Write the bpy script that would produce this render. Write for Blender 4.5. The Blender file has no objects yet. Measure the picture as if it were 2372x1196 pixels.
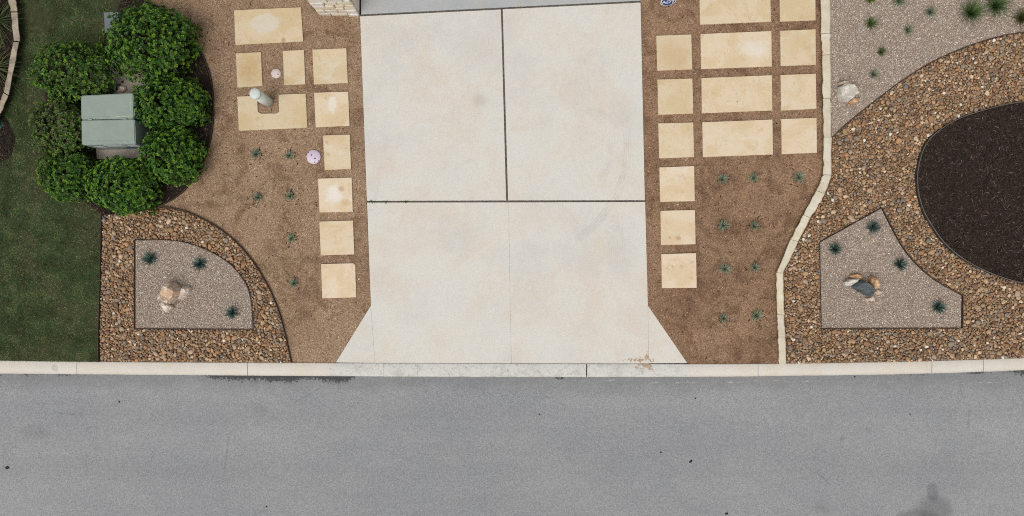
import bpy, bmesh, math, random
import numpy as np
from mathutils import Vector, noise as mnoise

random.seed(7)
rng = np.random.default_rng(7)
SC = bpy.context.scene
COL = SC.collection

# ------------------------------------------------------------------ camera
FPX, CX, CY = 1581.0, 1186.0, 598.0        # focal length and principal point in photo pixels
YARD = 0.12                                # yard level; the road surface is z = 0
HC = YARD + 12.07                          # flying height of the camera (paver = 0.61 m)
cam_data = bpy.data.cameras.new("camera")
cam_data.sensor_width = 36.0
cam_data.sensor_fit = 'HORIZONTAL'
cam_data.lens = 36.0 * FPX / 2372.0
cam_data.clip_end = 400.0
cam = bpy.data.objects.new("camera", cam_data)
cam.location = (0, 0, HC)
COL.objects.link(cam)
SC.camera = cam

# ------------------------------------------------------------------ light: bright overcast
SUN_EL, SUN_AZ = math.radians(62), math.radians(-155)      # azimuth clockwise from +Y
world = bpy.data.worlds.new("World")
SC.world = world
world.use_nodes = True
wt = world.node_tree
wt.nodes.clear()
wo = wt.nodes.new('ShaderNodeOutputWorld')
wb = wt.nodes.new('ShaderNodeBackground')
wb.inputs['Strength'].default_value = 0.13
sky = wt.nodes.new('ShaderNodeTexSky')
sky.sky_type = 'NISHITA'
sky.sun_disc = False
sky.sun_elevation = SUN_EL
sky.sun_rotation = SUN_AZ
sky.air_density = 1.0
sky.dust_density = 4.0
sky.ozone_density = 1.0
hs = wt.nodes.new('ShaderNodeHueSaturation')
hs.inputs['Saturation'].default_value = 0.16      # cloud cover: nearly grey sky
wt.links.new(sky.outputs[0], hs.inputs['Color'])
wt.links.new(hs.outputs[0], wb.inputs['Color'])
wt.links.new(wb.outputs[0], wo.inputs['Surface'])
sd = bpy.data.lights.new("sun", 'SUN')
sd.energy = 0.95
sd.angle = math.radians(38)
sd.color = (1.0, 0.965, 0.91)
sun = bpy.data.objects.new("sun", sd)
dvec = Vector((math.sin(SUN_AZ) * math.cos(SUN_EL), math.cos(SUN_AZ) * math.cos(SUN_EL), math.sin(SUN_EL)))
sun.rotation_euler = dvec.to_track_quat('Z', 'Y').to_euler()
sun.location = dvec * 30
COL.objects.link(sun)
SC.view_settings.view_transform = 'Standard'
SC.view_settings.look = 'None'
SC.view_settings.gamma = 1.0
SC.view_settings.exposure = 0.17
SC.view_settings.use_curve_mapping = False
SC.cycles.max_bounces = 5
SC.cycles.use_denoising = False
SC.cycles.pixel_filter_type = 'BLACKMAN_HARRIS'
SC.cycles.filter_width = 1.05

# ------------------------------------------------------------------ helpers
def P(px, py, z=YARD):
    """photo pixel -> point on the level z"""
    k = (HC - z) / FPX
    return ((px - CX) * k, (CY - py) * k, z)

def PN(a, z=YARD):
    a = np.asarray(a, float)
    k = (HC - z) / FPX
    out = np.empty((len(a), 3))
    out[:, 0] = (a[:, 0] - CX) * k
    out[:, 1] = (CY - a[:, 1]) * k
    out[:, 2] = z
    return out

M1 = (HC - YARD) / FPX      # metres per photo pixel at yard level

def lin(c):
    c = c / 255.0
    return c / 12.92 if c <= 0.04045 else ((c + 0.055) / 1.055) ** 2.4

def C(r, g, b, k=0.78):
    """base colour of a surface that shows as this sRGB colour in the flat daylight"""
    return (lin(r) * k, lin(g) * k, lin(b) * k, 1.0)

def tag(o, label=None, cat=None, group=None, kind=None):
    if label: o['label'] = label
    if cat: o['category'] = cat
    if group: o['group'] = group
    if kind: o['kind'] = kind
    return o

def empty(name, loc, label, cat, group=None):
    o = bpy.data.objects.new(name, None)
    o.location = loc
    o.empty_display_size = 0.1
    COL.objects.link(o)
    return tag(o, label, cat, group)

def add(name, me, parent=None, loc=(0, 0, 0)):
    o = bpy.data.objects.new(name, me)
    COL.objects.link(o)
    if parent is not None:
        o.parent = parent
    o.location = loc
    return o

def mesh_np(name, V, F, mat, cols=None, smooth=False):
    """fast mesh from arrays; F has one face size"""
    V = np.asarray(V, np.float32); F = np.asarray(F, np.int32)
    me = bpy.data.meshes.new(name)
    n, k = F.shape
    me.vertices.add(len(V)); me.vertices.foreach_set('co', V.ravel())
    me.loops.add(n * k); me.loops.foreach_set('vertex_index', F.ravel())
    me.polygons.add(n)
    me.polygons.foreach_set('loop_start', np.arange(0, n * k, k, dtype=np.int32))
    me.polygons.foreach_set('use_smooth', np.full(n, smooth, bool))
    if cols is not None:
        a = me.attributes.new('col', 'FLOAT_COLOR', 'POINT')
        c = np.ones((len(V), 4), np.float32); c[:, :3] = np.asarray(cols)[:, :3]
        a.data.foreach_set('color', c.ravel())
    me.update(calc_edges=True)
    me.materials.append(mat)
    return me

def mesh_py(name, V, F, mat, smooth=False):
    me = bpy.data.meshes.new(name)
    me.from_pydata([tuple(v) for v in V], [], [tuple(f) for f in F])
    me.update()
    if smooth:
        me.polygons.foreach_set('use_smooth', [True] * len(me.polygons))
    me.materials.append(mat)
    return me

def recentre(V):
    V = np.asarray(V, float)
    c = (V.min(0) + V.max(0)) / 2
    c[2] = V[:, 2].min()
    return V - c, tuple(c)

def fix_normals(me):
    bm = bmesh.new(); bm.from_mesh(me)
    bmesh.ops.recalc_face_normals(bm, faces=bm.faces)
    bm.to_mesh(me); bm.free()

def slab(name, poly_px, ztop, zbot, mat, parent=None, bevel=0.0, ztops=None):
    """a solid plate whose top outline is a photo polygon (optionally a height per corner)"""
    n = len(poly_px)
    zt = ztops if ztops is not None else [ztop] * n
    top = [P(x, y, z) for (x, y), z in zip(poly_px, zt)]
    V = [(a, b, c) for a, b, c in top] + [(a, b, zbot) for a, b, c in top]
    V, c = recentre(V)
    F = [tuple(range(n)), tuple(range(2 * n - 1, n - 1, -1))]
    F += [(i, i + n, (i + 1) % n + n, (i + 1) % n) for i in range(n)]
    me = mesh_py(name, V, F, mat)
    bm = bmesh.new(); bm.from_mesh(me)
    bmesh.ops.recalc_face_normals(bm, faces=bm.faces)
    if bevel:
        ed = [e for e in bm.edges if min(v.co.z for v in e.verts) > max(v.co.z for v in bm.verts) * 0.2 - 1e-6 and all(v.index < n for v in e.verts)]
        bmesh.ops.bevel(bm, geom=ed, offset=bevel, segments=2, affect='EDGES', profile=0.6)
    bm.to_mesh(me); bm.free()
    pl = parent.location if parent is not None else (0, 0, 0)
    return add(name, me, parent, (c[0] - pl[0], c[1] - pl[1], c[2] - pl[2]))

def sheet(name, poly_px, z, mat, kind='structure', label=None, cat=None):
    V = [P(x, y, z) for x, y in poly_px]
    me = mesh_py(name, V, [tuple(range(len(V)))], mat)
    bm = bmesh.new(); bm.from_mesh(me)
    bmesh.ops.triangulate(bm, faces=bm.faces)
    for f in bm.faces:
        f.normal_update()
        if f.normal.z < 0: f.normal_flip()
    bm.to_mesh(me); bm.free()
    return tag(add(name, me), label, cat, kind=kind)

def smooth_path(pts, step=6.0, closed=False):
    """Catmull-Rom through the points, resampled"""
    pts = [np.array(p, float) for p in pts]
    n = len(pts); out = []
    rngi = range(n if closed else n - 1)
    for i in rngi:
        p1, p2 = pts[i], pts[(i + 1) % n]
        p0 = pts[(i - 1) % n] if (closed or i > 0) else 2 * p1 - p2
        p3 = pts[(i + 2) % n] if (closed or i + 2 < n) else 2 * p2 - p1
        m = max(1, int(np.linalg.norm(p2 - p1) / step))
        for j in range(m):
            t = j / m
            out.append(0.5 * ((2 * p1) + (-p0 + p2) * t + (2 * p0 - 5 * p1 + 4 * p2 - p3) * t * t + (-p0 + 3 * p1 - 3 * p2 + p3) * t ** 3))
    if not closed: out.append(pts[-1])
    return [tuple(p) for p in out]

def inside(pts, poly):
    pts = np.asarray(pts, float); poly = np.asarray(poly, float)
    x, y = pts[:, 0], pts[:, 1]
    r = np.zeros(len(pts), bool)
    j = len(poly) - 1
    for i in range(len(poly)):
        xi, yi = poly[i]; xj, yj = poly[j]
        if yi != yj:
            c = ((yi > y) != (yj > y)) & (x < (xj - xi) * (y - yi) / (yj - yi) + xi)
            r ^= c
        j = i
    return r

def edge_dist(pts, poly):
    """distance in px to the polygon's outline"""
    pts = np.asarray(pts, float); d = np.full(len(pts), 1e9)
    poly = np.asarray(poly, float)
    for a, b in zip(poly, np.roll(poly, -1, 0)):
        ab = b - a; L = ab @ ab
        if L == 0: continue
        t = np.clip(((pts - a) @ ab) / L, 0, 1)
        d = np.minimum(d, np.linalg.norm(pts - (a + t[:, None] * ab), axis=1))
    return d

def sample_poly(poly, n, pad=0.0, holes=()):
    poly = np.asarray(poly, float)
    lo, hi = poly.min(0), poly.max(0)
    out = np.empty((0, 2))
    frac = None
    while len(out) < n:
        p = rng.uniform(lo, hi, (max(1000, n * 2), 2))
        p = p[inside(p, poly)]
        for h in holes: p = p[~inside(p, h)]
        if pad: p = p[edge_dist(p, poly) > pad]
        out = np.vstack([out, p])
    return out[:n]

def poly_area(poly):
    p = np.asarray(poly, float); q = np.roll(p, -1, 0)
    return abs((p[:, 0] * q[:, 1] - q[:, 0] * p[:, 1]).sum()) / 2

def rot_mats(yaw, tx, ty):
    """batched rotation Rz(yaw) Ry(ty) Rx(tx)"""
    n = len(yaw)
    cz, sz, cx, sx, cy, sy = np.cos(yaw), np.sin(yaw), np.cos(tx), np.sin(tx), np.cos(ty), np.sin(ty)
    Z = np.zeros((n, 3, 3)); Y = np.zeros((n, 3, 3)); X = np.zeros((n, 3, 3))
    Z[:, 0, 0] = cz; Z[:, 0, 1] = -sz; Z[:, 1, 0] = sz; Z[:, 1, 1] = cz; Z[:, 2, 2] = 1
    Y[:, 0, 0] = cy; Y[:, 0, 2] = sy; Y[:, 2, 0] = -sy; Y[:, 2, 2] = cy; Y[:, 1, 1] = 1
    X[:, 1, 1] = cx; X[:, 1, 2] = -sx; X[:, 2, 1] = sx; X[:, 2, 2] = cx; X[:, 0, 0] = 1
    return Z @ Y @ X

# ------------------------------------------------------------------ material helper
class NT:
    def __init__(self, name, rough=0.85, spec=0.25):
        self.mat = bpy.data.materials.new(name)
        self.mat.use_nodes = True
        self.t = self.mat.node_tree
        self.b = self.t.nodes['Principled BSDF']
        self.b.inputs['Roughness'].default_value = rough
        self.b.inputs['Specular IOR Level'].default_value = spec
        self._pos = None
    def n(self, kind, **kw):
        nd = self.t.nodes.new(kind)
        for k, v in kw.items(): setattr(nd, k, v)
        return nd
    def link(self, a, b):
        if hasattr(a, 'is_output'): self.t.links.new(a, b)
        else: b.default_value = a
    def pos(self):
        if self._pos is None:
            self._pos = self.n('ShaderNodeNewGeometry').outputs['Position']
        return self._pos
    def mapped(self, sx=1, sy=1, sz=1, rz=0.0, off=(0, 0, 0)):
        m = self.n('ShaderNodeMapping')
        m.inputs['Scale'].default_value = (sx, sy, sz)
        m.inputs['Rotation'].default_value = (0, 0, rz)
        m.inputs['Location'].default_value = off
        self.link(self.pos(), m.inputs['Vector'])
        return m.outputs[0]
    def noise(self, scale, detail=4, rough=0.6, vec=None, dist=0.0):
        nd = self.n('ShaderNodeTexNoise')
        nd.inputs['Scale'].default_value = scale
        nd.inputs['Detail'].default_value = detail
        nd.inputs['Roughness'].default_value = rough
        nd.inputs['Distortion'].default_value = dist
        self.link(vec if vec is not None else self.pos(), nd.inputs['Vector'])
        return nd.outputs['Fac']
    def voro(self, scale, out='Color', vec=None, feature='F1'):
        nd = self.n('ShaderNodeTexVoronoi', feature=feature)
        nd.inputs['Scale'].default_value = scale
        self.link(vec if vec is not None else self.pos(), nd.inputs['Vector'])
        return nd.outputs[out]
    def ramp(self, fac, stops, interp='LINEAR'):
        nd = self.n('ShaderNodeValToRGB')
        cr = nd.color_ramp; cr.interpolation = interp
        while len(cr.elements) > 1: cr.elements.remove(cr.elements[-1])
        for i, (p, c) in enumerate(stops):
            e = cr.elements[0] if i == 0 else cr.elements.new(p)
            e.position = p
            e.color = c if hasattr(c, '__len__') else (c, c, c, 1)
        self.link(fac, nd.inputs['Fac'])
        return nd.outputs['Color']
    def m(self, op, a, b=0.0, c=0.0, clamp=False):
        nd = self.n('ShaderNodeMath', operation=op, use_clamp=clamp)
        for i, v in enumerate((a, b, c)):
            self.link(v, nd.inputs[i])
        return nd.outputs[0]
    def step(self, v, lo, hi):
        nd = self.n('ShaderNodeMapRange', interpolation_type='SMOOTHSTEP')
        self.link(v, nd.inputs['Value'])
        nd.inputs['From Min'].default_value = lo; nd.inputs['From Max'].default_value = hi
        return nd.outputs[0]
    def mix(self, f, a, b, mode='MIX'):
        nd = self.n('ShaderNodeMix', data_type='RGBA', blend_type=mode)
        self.link(f, nd.inputs[0]); self.link(a, nd.inputs[6]); self.link(b, nd.inputs[7])
        return nd.outputs[2]
    def xyz(self, vec=None):
        nd = self.n('ShaderNodeSeparateXYZ')
        self.link(vec if vec is not None else self.pos(), nd.inputs[0])
        return nd.outputs
    def dist_px(self, px, py, sx=1.0, sy=1.0, z=YARD, warp=0.0, wscale=8):
        """distance (photo px) from a place on the ground"""
        x0, y0, _ = P(px, py, z)
        o = self.xyz()
        dx = self.m('DIVIDE', self.m('SUBTRACT', o[0], x0), sx * M1)
        dy = self.m('DIVIDE', self.m('SUBTRACT', o[1], y0), sy * M1)
        d = self.m('SQRT', self.m('ADD', self.m('MULTIPLY', dx, dx), self.m('MULTIPLY', dy, dy)))
        if warp:
            d = self.m('ADD', d, self.m('MULTIPLY', self.m('SUBTRACT', self.noise(wscale, 4), 0.5), warp))
        return d
    def attr(self, name='col'):
        return self.n('ShaderNodeAttribute', attribute_name=name).outputs['Color']
    def rnd(self):
        return self.n('ShaderNodeObjectInfo').outputs['Random']
    def bump(self, h, strength=0.3, dist=0.01):
        nd = self.n('ShaderNodeBump')
        nd.inputs['Strength'].default_value = strength
        nd.inputs['Distance'].default_value = dist
        self.link(h, nd.inputs['Height'])
        self.link(nd.outputs[0], self.b.inputs['Normal'])
    def done(self, col):
        self.link(col, self.b.inputs['Base Color'])
        return self.mat

# ------------------------------------------------------------------ materials
def mat_granite(name, tone):
    t = NT(name, 0.95, 0.1)
    a, b, dk, lt = tone
    big = t.noise(0.9, 5, 0.6)
    c = t.mix(t.step(big, 0.38, 0.62), a, b)
    mid = t.noise(2.6, 7, 0.68, dist=0.8)
    c = t.mix(t.m('MULTIPLY', t.step(mid, 0.47, 0.66), 0.6), c, dk)
    foot = t.noise(6.5, 5, 0.62, vec=t.mapped(off=(4, 1, 0)), dist=0.4)
    c = t.mix(t.m('MULTIPLY', t.step(foot, 0.56, 0.68), 0.4), c, dk)
    c = t.mix(t.m('MULTIPLY', t.step(t.noise(3.5, 5, 0.65, vec=t.mapped(off=(9, 5, 0))), 0.55, 0.7), 0.35), c, lt)
    g1 = t.noise(64, 3, 0.85)
    c = t.mix(1.0, c, t.ramp(g1, [(0.32, (0.5, 0.48, 0.46, 1)), (0.5, (1.0, 1.0, 1.0, 1)), (0.68, (1.42, 1.42, 1.42, 1))]), 'MULTIPLY')
    v = t.voro(85)
    vb = t.n('ShaderNodeSeparateColor'); t.link(v, vb.inputs[0])
    c = t.mix(1.0, c, t.ramp(vb.outputs[0], [(0.0, (0.55, 0.52, 0.5, 1)), (0.25, (0.92, 0.9, 0.88, 1)), (0.8, (1.08, 1.08, 1.08, 1)), (0.95, (1.5, 1.52, 1.55, 1))]), 'MULTIPLY')
    t.bump(g1, 0.7, 0.012)
    return t.done(c)

GRAN_L = mat_granite("granite_fines_tan", (C(168, 141, 115), C(157, 130, 106), C(116, 90, 68), C(180, 158, 134)))
GRAN_R = mat_granite("granite_fines_brown", (C(160, 130, 104), C(144, 115, 92), C(102, 77, 58), C(168, 142, 116)))

def mat_concrete(name, base, warm, grey, dark, stains=None, broom=True):
    t = NT(name, 0.88, 0.2)
    c = t.mix(t.step(t.noise(1.1, 6, 0.68, dist=0.5), 0.42, 0.66), base, warm)
    c = t.mix(t.m('MULTIPLY', t.step(t.noise(0.8, 7, 0.7, vec=t.mapped(off=(7, 3, 0))), 0.46, 0.66), 0.5), c, grey)
    c = t.mix(t.m('MULTIPLY', t.step(t.noise(2.6, 6, 0.7, vec=t.mapped(off=(2, 9, 0)), dist=0.8), 0.56, 0.8), 0.45), c, dark)
    fine = t.noise(55, 4, 0.75)
    c = t.mix(1.0, c, t.ramp(fine, [(0.25, (0.86, 0.86, 0.86, 1)), (0.5, (1, 1, 1, 1)), (0.8, (1.08, 1.08, 1.08, 1))]), 'MULTIPLY')
    if broom:
        br = t.noise(9, 5, 0.7, vec=t.mapped(9.0, 0.7, 1))
        c = t.mix(1.0, c, t.ramp(br, [(0.25, (0.955, 0.955, 0.955, 1)), (0.7, (1.025, 1.025, 1.025, 1))]), 'MULTIPLY')
    vb = t.n('ShaderNodeSeparateColor'); t.link(t.voro(42), vb.inputs[0])
    c = t.mix(1.0, c, t.ramp(vb.outputs[0], [(0.0, (0.975, 0.975, 0.975, 1)), (0.5, (1, 1, 1, 1)), (1.0, (1.02, 1.02, 1.02, 1))]), 'MULTIPLY')
    sp = t.noise(24, 2, 0.5, vec=t.mapped(off=(4, 4, 0)))
    c = t.mix(t.m('MULTIPLY', t.step(sp, 0.745, 0.79), 0.5), c, dark)
    if stains: c = stains(t, c)
    t.bump(fine, 0.12, 0.004)
    return t.done(c)

def drive_stains(t, c):
    # curved tyre scuffs
    for (cx, cy, r0, r1, y0, y1, s) in ((1114, 310, 293, 309, 300, 480, 0.25), (1200, 340, 244, 262, 290, 600, 0.25), (1150, 600, 258, 300, 470, 640, 0.12)):
        d = t.dist_px(cx, cy, z=0.14)
        band = t.m('MULTIPLY', t.step(d, r0 - 2, r0 + 2), t.m('SUBTRACT', 1.0, t.step(d, r1 - 2, r1 + 2)))
        lines = t.m('MULTIPLY_ADD', t.m('SINE', t.m('MULTIPLY', d, 2 * math.pi / 5.2)), 0.5, 0.5)
        o = t.xyz()
        ya, yb = P(0, y0, 0.14)[1], P(0, y1, 0.14)[1]
        xs = P(cx, 0, 0.14)[0]
        yr = t.m('MULTIPLY', t.step(o[1], yb, yb + 0.5), t.m('SUBTRACT', 1.0, t.step(o[1], ya - 0.4, ya)))
        right = t.m('GREATER_THAN', o[0], xs)
        f = t.m('MULTIPLY', t.m('MULTIPLY', band, lines), t.m('MULTIPLY', yr, right))
        f = t.m('MULTIPLY', t.m('MULTIPLY', f, t.step(t.noise(5, 4), 0.35, 0.6)), s)
        c = t.mix(f, c, C(150, 143, 136))
    # washed soil in the street corner of the slab
    for (x, y, sx, sy, th) in ((1476, 834, 3.4, 0.9, 0.05), (1500, 828, 0.9, 1.4, 0.06)):
        d = t.dist_px(x, y, sx, sy, z=0.06)
        f = t.m('SUBTRACT', t.noise(15, 6, 0.72, vec=t.mapped(off=(1, 2, 0)), dist=0.5), t.m('MULTIPLY_ADD', d, 0.017, 0.35 + th))
        c = t.mix(t.m('MULTIPLY', t.step(f, 0.0, 0.03), 0.85), c, C(176, 146, 112))
    # sprinkle of dark specks
    d = t.dist_px(935, 92, 1.6, 0.6, z=0.14)
    f = t.m('MULTIPLY', t.step(t.noise(26, 2, 0.5, vec=t.mapped(off=(8, 1, 0))), 0.66, 0.7), t.m('SUBTRACT', 1.0, t.step(d, 8, 20)))
    c = t.mix(t.m('MULTIPLY', f, 0.7), c, C(95, 90, 85))
    d = t.dist_px(1112, 232, 1.0, 0.9, z=0.14, warp=18)
    c = t.mix(t.m('MULTIPLY', t.m('SUBTRACT', 1.0, t.step(d, 4, 26)), 0.25), c, C(150, 146, 142))
    return c

CONC = mat_concrete("driveway_concrete", C(226, 222, 212), C(224, 214, 200), C(211, 208, 202), C(198, 190, 180), drive_stains)
CONC_BLUE = mat_concrete("apron_concrete", C(186, 188, 187), C(190, 187, 181), C(172, 176, 177), C(158, 160, 160))

def kerb_stains(t, c):
    d = t.dist_px(128, 853, 1.0, 1.15, z=0.12, warp=5)
    c = t.mix(t.m('MULTIPLY', t.m('SUBTRACT', 1.0, t.step(d, 6.5, 9)), 0.7), c, C(190, 188, 182))
    # the dropped stretch is paler and greyer
    o = t.xyz()
    xa, xb, xc, xd = (P(v, 0, 0.05)[0] for v in (756, 775, 1560, 1640))
    n = t.m('MULTIPLY', t.m('SUBTRACT', t.noise(6, 4), 0.5), 0.4)
    x = t.m('ADD', o[0], n)
    f = t.m('MULTIPLY', t.step(x, xa, xb), t.m('SUBTRACT', 1.0, t.step(x, xc, xd)))
    g = t.mix(t.step(t.noise(5, 6, 0.7), 0.45, 0.65), C(217, 214, 208), C(199, 195, 189))
    g = t.mix(t.m('MULTIPLY', t.step(t.noise(16, 5, 0.7, dist=1.0), 0.56, 0.62), 0.6), g, C(160, 156, 150))
    g = t.mix(1.0, g, t.ramp(t.noise(60, 3, 0.8), [(0.3, (0.8, 0.8, 0.8, 1)), (0.6, (1.05, 1.05, 1.05, 1))]), 'MULTIPLY')
    c = t.mix(f, c, g)
    d = t.dist_px(1495, 848, 2.2, 1.0, z=0.05)
    h = t.m('SUBTRACT', t.noise(11, 5, 0.65, vec=t.mapped(off=(3, 2, 0))), t.m('MULTIPLY_ADD', d, 0.02, 0.36))
    c = t.mix(t.m('MULTIPLY', t.step(h, 0.0, 0.04), 0.8), c, C(180, 150, 118))
    return c

KERB = mat_concrete("kerb_concrete", C(223, 216, 205), C(219, 209, 193), C(216, 211, 203), C(184, 170, 150), kerb_stains, broom=False)
JOINT = NT("joint_filler", 0.95, 0.1)
JOINT = JOINT.done(JOINT.mix(JOINT.step(JOINT.noise(30, 4), 0.4, 0.65), C(112, 106, 98), C(78, 72, 66)))

SCORE = plain_score = NT('scored_joint', 0.95, 0.1)
SCORE = SCORE.done(SCORE.mix(SCORE.step(SCORE.noise(6, 4), 0.4, 0.65), C(192, 185, 176), C(162, 155, 147)))

def road_mat():
    t = NT("worn_asphalt", 0.92, 0.2)
    c = t.mix(t.step(t.noise(0.5, 6, 0.65, vec=t.mapped(0.6, 1, 1)), 0.4, 0.62), C(151, 152, 154), C(158, 158, 158))
    c = t.mix(t.m('MULTIPLY', t.step(t.noise(1.3, 6, 0.65, vec=t.mapped(0.55, 1.0, 1), dist=0.5), 0.5, 0.72), 0.45), c, C(143, 145, 147))
    c = t.mix(t.m('MULTIPLY', t.step(t.noise(2.2, 5, 0.65, vec=t.mapped(off=(5, 5, 0))), 0.55, 0.75), 0.4), c, C(160, 157, 154))
    st = t.noise(1.0, 5, 0.6, vec=t.mapped(0.10, 1.5, 1, 0.0, (3, 1, 0)))
    c = t.mix(1.0, c, t.ramp(st, [(0.32, (0.94, 0.94, 0.945, 1)), (0.68, (1.05, 1.05, 1.045, 1))]), 'MULTIPLY')
    cr = t.voro(0.55, 'Distance', vec=t.mapped(1.0, 0.6, 1, 0.4), feature='DISTANCE_TO_EDGE')
    crm = t.m('MULTIPLY', t.m('SUBTRACT', 1.0, t.step(t.m('ADD', cr, t.m('MULTIPLY', t.m('SUBTRACT', t.noise(9, 5, 0.7), 0.5), 0.03)), 0.0, 0.006)), t.step(t.noise(0.7, 3, 0.5, vec=t.mapped(off=(2, 6, 0))), 0.52, 0.62))
    c = t.mix(t.m('MULTIPLY', crm, 0.3), c, C(105, 106, 108))
    g = t.noise(58, 4, 0.9)
    c = t.mix(1.0, c, t.ramp(g, [(0.3, (0.5, 0.5, 0.5, 1)), (0.5, (1.0, 1.0, 1.0, 1)), (0.7, (1.5, 1.5, 1.5, 1))]), 'MULTIPLY')
    vb = t.n('ShaderNodeSeparateColor'); t.link(t.voro(46), vb.inputs[0])
    c = t.mix(1.0, c, t.ramp(vb.outputs[0], [(0.0, (0.87, 0.87, 0.87, 1)), (0.5, (1, 1, 1, 1)), (1.0, (1.13, 1.13, 1.13, 1))]), 'MULTIPLY')
    s = t.noise(30, 2, 0.5, vec=t.mapped(off=(3, 8, 0)))
    c = t.mix(t.m('MULTIPLY', t.step(s, 0.77, 0.82), 0.5), c, C(80, 82, 86))
    s = t.noise(32, 2, 0.5, vec=t.mapped(off=(13, 8, 0)))
    c = t.mix(t.m('MULTIPLY', t.step(s, 0.76, 0.8), 0.6), c, C(215, 215, 212))
    o = t.xyz()
    yk = P(0, 872, 0.0)[1]
    dy = t.m('SUBTRACT', yk, o[1])                       # metres south of the kerb
    # dirt in the gutter
    f = t.m('MULTIPLY', t.m('SUBTRACT', 1.0, t.step(t.m('ADD', dy, t.m('MULTIPLY', t.m('SUBTRACT', t.noise(2.5, 5), 0.5), 0.5)), 0.0, 0.36)), 0.36)
    c = t.mix(f, c, C(112, 112, 112))
    # crusty black sealant along the kerb
    xa, xb, xc, xd = (P(v, 0, 0.0)[0] for v in (400, 640, 800, 850))
    env = t.m('MULTIPLY', t.step(o[0], xa, xb), t.m('SUBTRACT', 1.0, t.step(o[0], xc, xd)))
    crust = t.m('ADD', t.m('ADD', t.m('MULTIPLY', t.noise(26, 6, 0.8, dist=0.6), 1.5), t.m('MULTIPLY', t.noise(2.2, 3, 0.5, vec=t.mapped(1, 0.1, 1)), 0.9)), t.m('MULTIPLY_ADD', env, 0.52, -1.42))
    edge = t.m('SUBTRACT', crust, t.m('MULTIPLY', dy, 3.2))
    c = t.mix(t.m('MULTIPLY', t.step(edge, 0.0, 0.03), 0.85), c, C(60, 61, 61))
    # chalky scrape marks
    xa = P(1250, 0, 0.0)[0]
    wv = t.m('MULTIPLY', t.m('SUBTRACT', t.noise(0.8, 2, vec=t.mapped(1, 0.01, 1)), 0.5), 0.14)
    l = t.m('ABSOLUTE', t.m('ADD', t.m('SUBTRACT', dy, 0.095), wv))
    f = t.m('MULTIPLY', t.m('SUBTRACT', 1.0, t.step(l, 0.006, 0.03)), t.step(t.noise(6, 6, 0.8, vec=t.mapped(1, 4, 1)), 0.53, 0.62))
    f = t.m('MULTIPLY', f, t.step(o[0], xa, xa + 0.2))
    c = t.mix(t.m('MULTIPLY', f, 0.6), c, C(205, 205, 203))
    # oil stains, drips
    for (px, py, sx, sy, r0, r1, s) in ((2165, 1185, 1.0, 1.0, 26, 50, 0.42), (2125, 1215, 1.6, 1.0, 26, 44, 0.42), (1905, 1175, 1.6, 1, 4, 22, 0.2), (1950, 1017, 1, 1, 2, 9, 0.3), (2010, 997, 1, 1, 2, 9, 0.25), (80, 1000, 2, 1, 4, 30, 0.16), (600, 950, 1.5, 1, 4, 26, 0.14), (2160, 1140, .7, 1, 14, 26, 0.35)):
        d = t.dist_px(px, py, sx, sy, z=0.0, warp=22, wscale=4)
        c = t.mix(t.m('MULTIPLY', t.m('SUBTRACT', 1.0, t.step(d, r0, r1)), s), c, C(88, 88, 92))
    t.bump(g, 0.35, 0.005)
    return t.done(c)
ROAD = road_mat()

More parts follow.
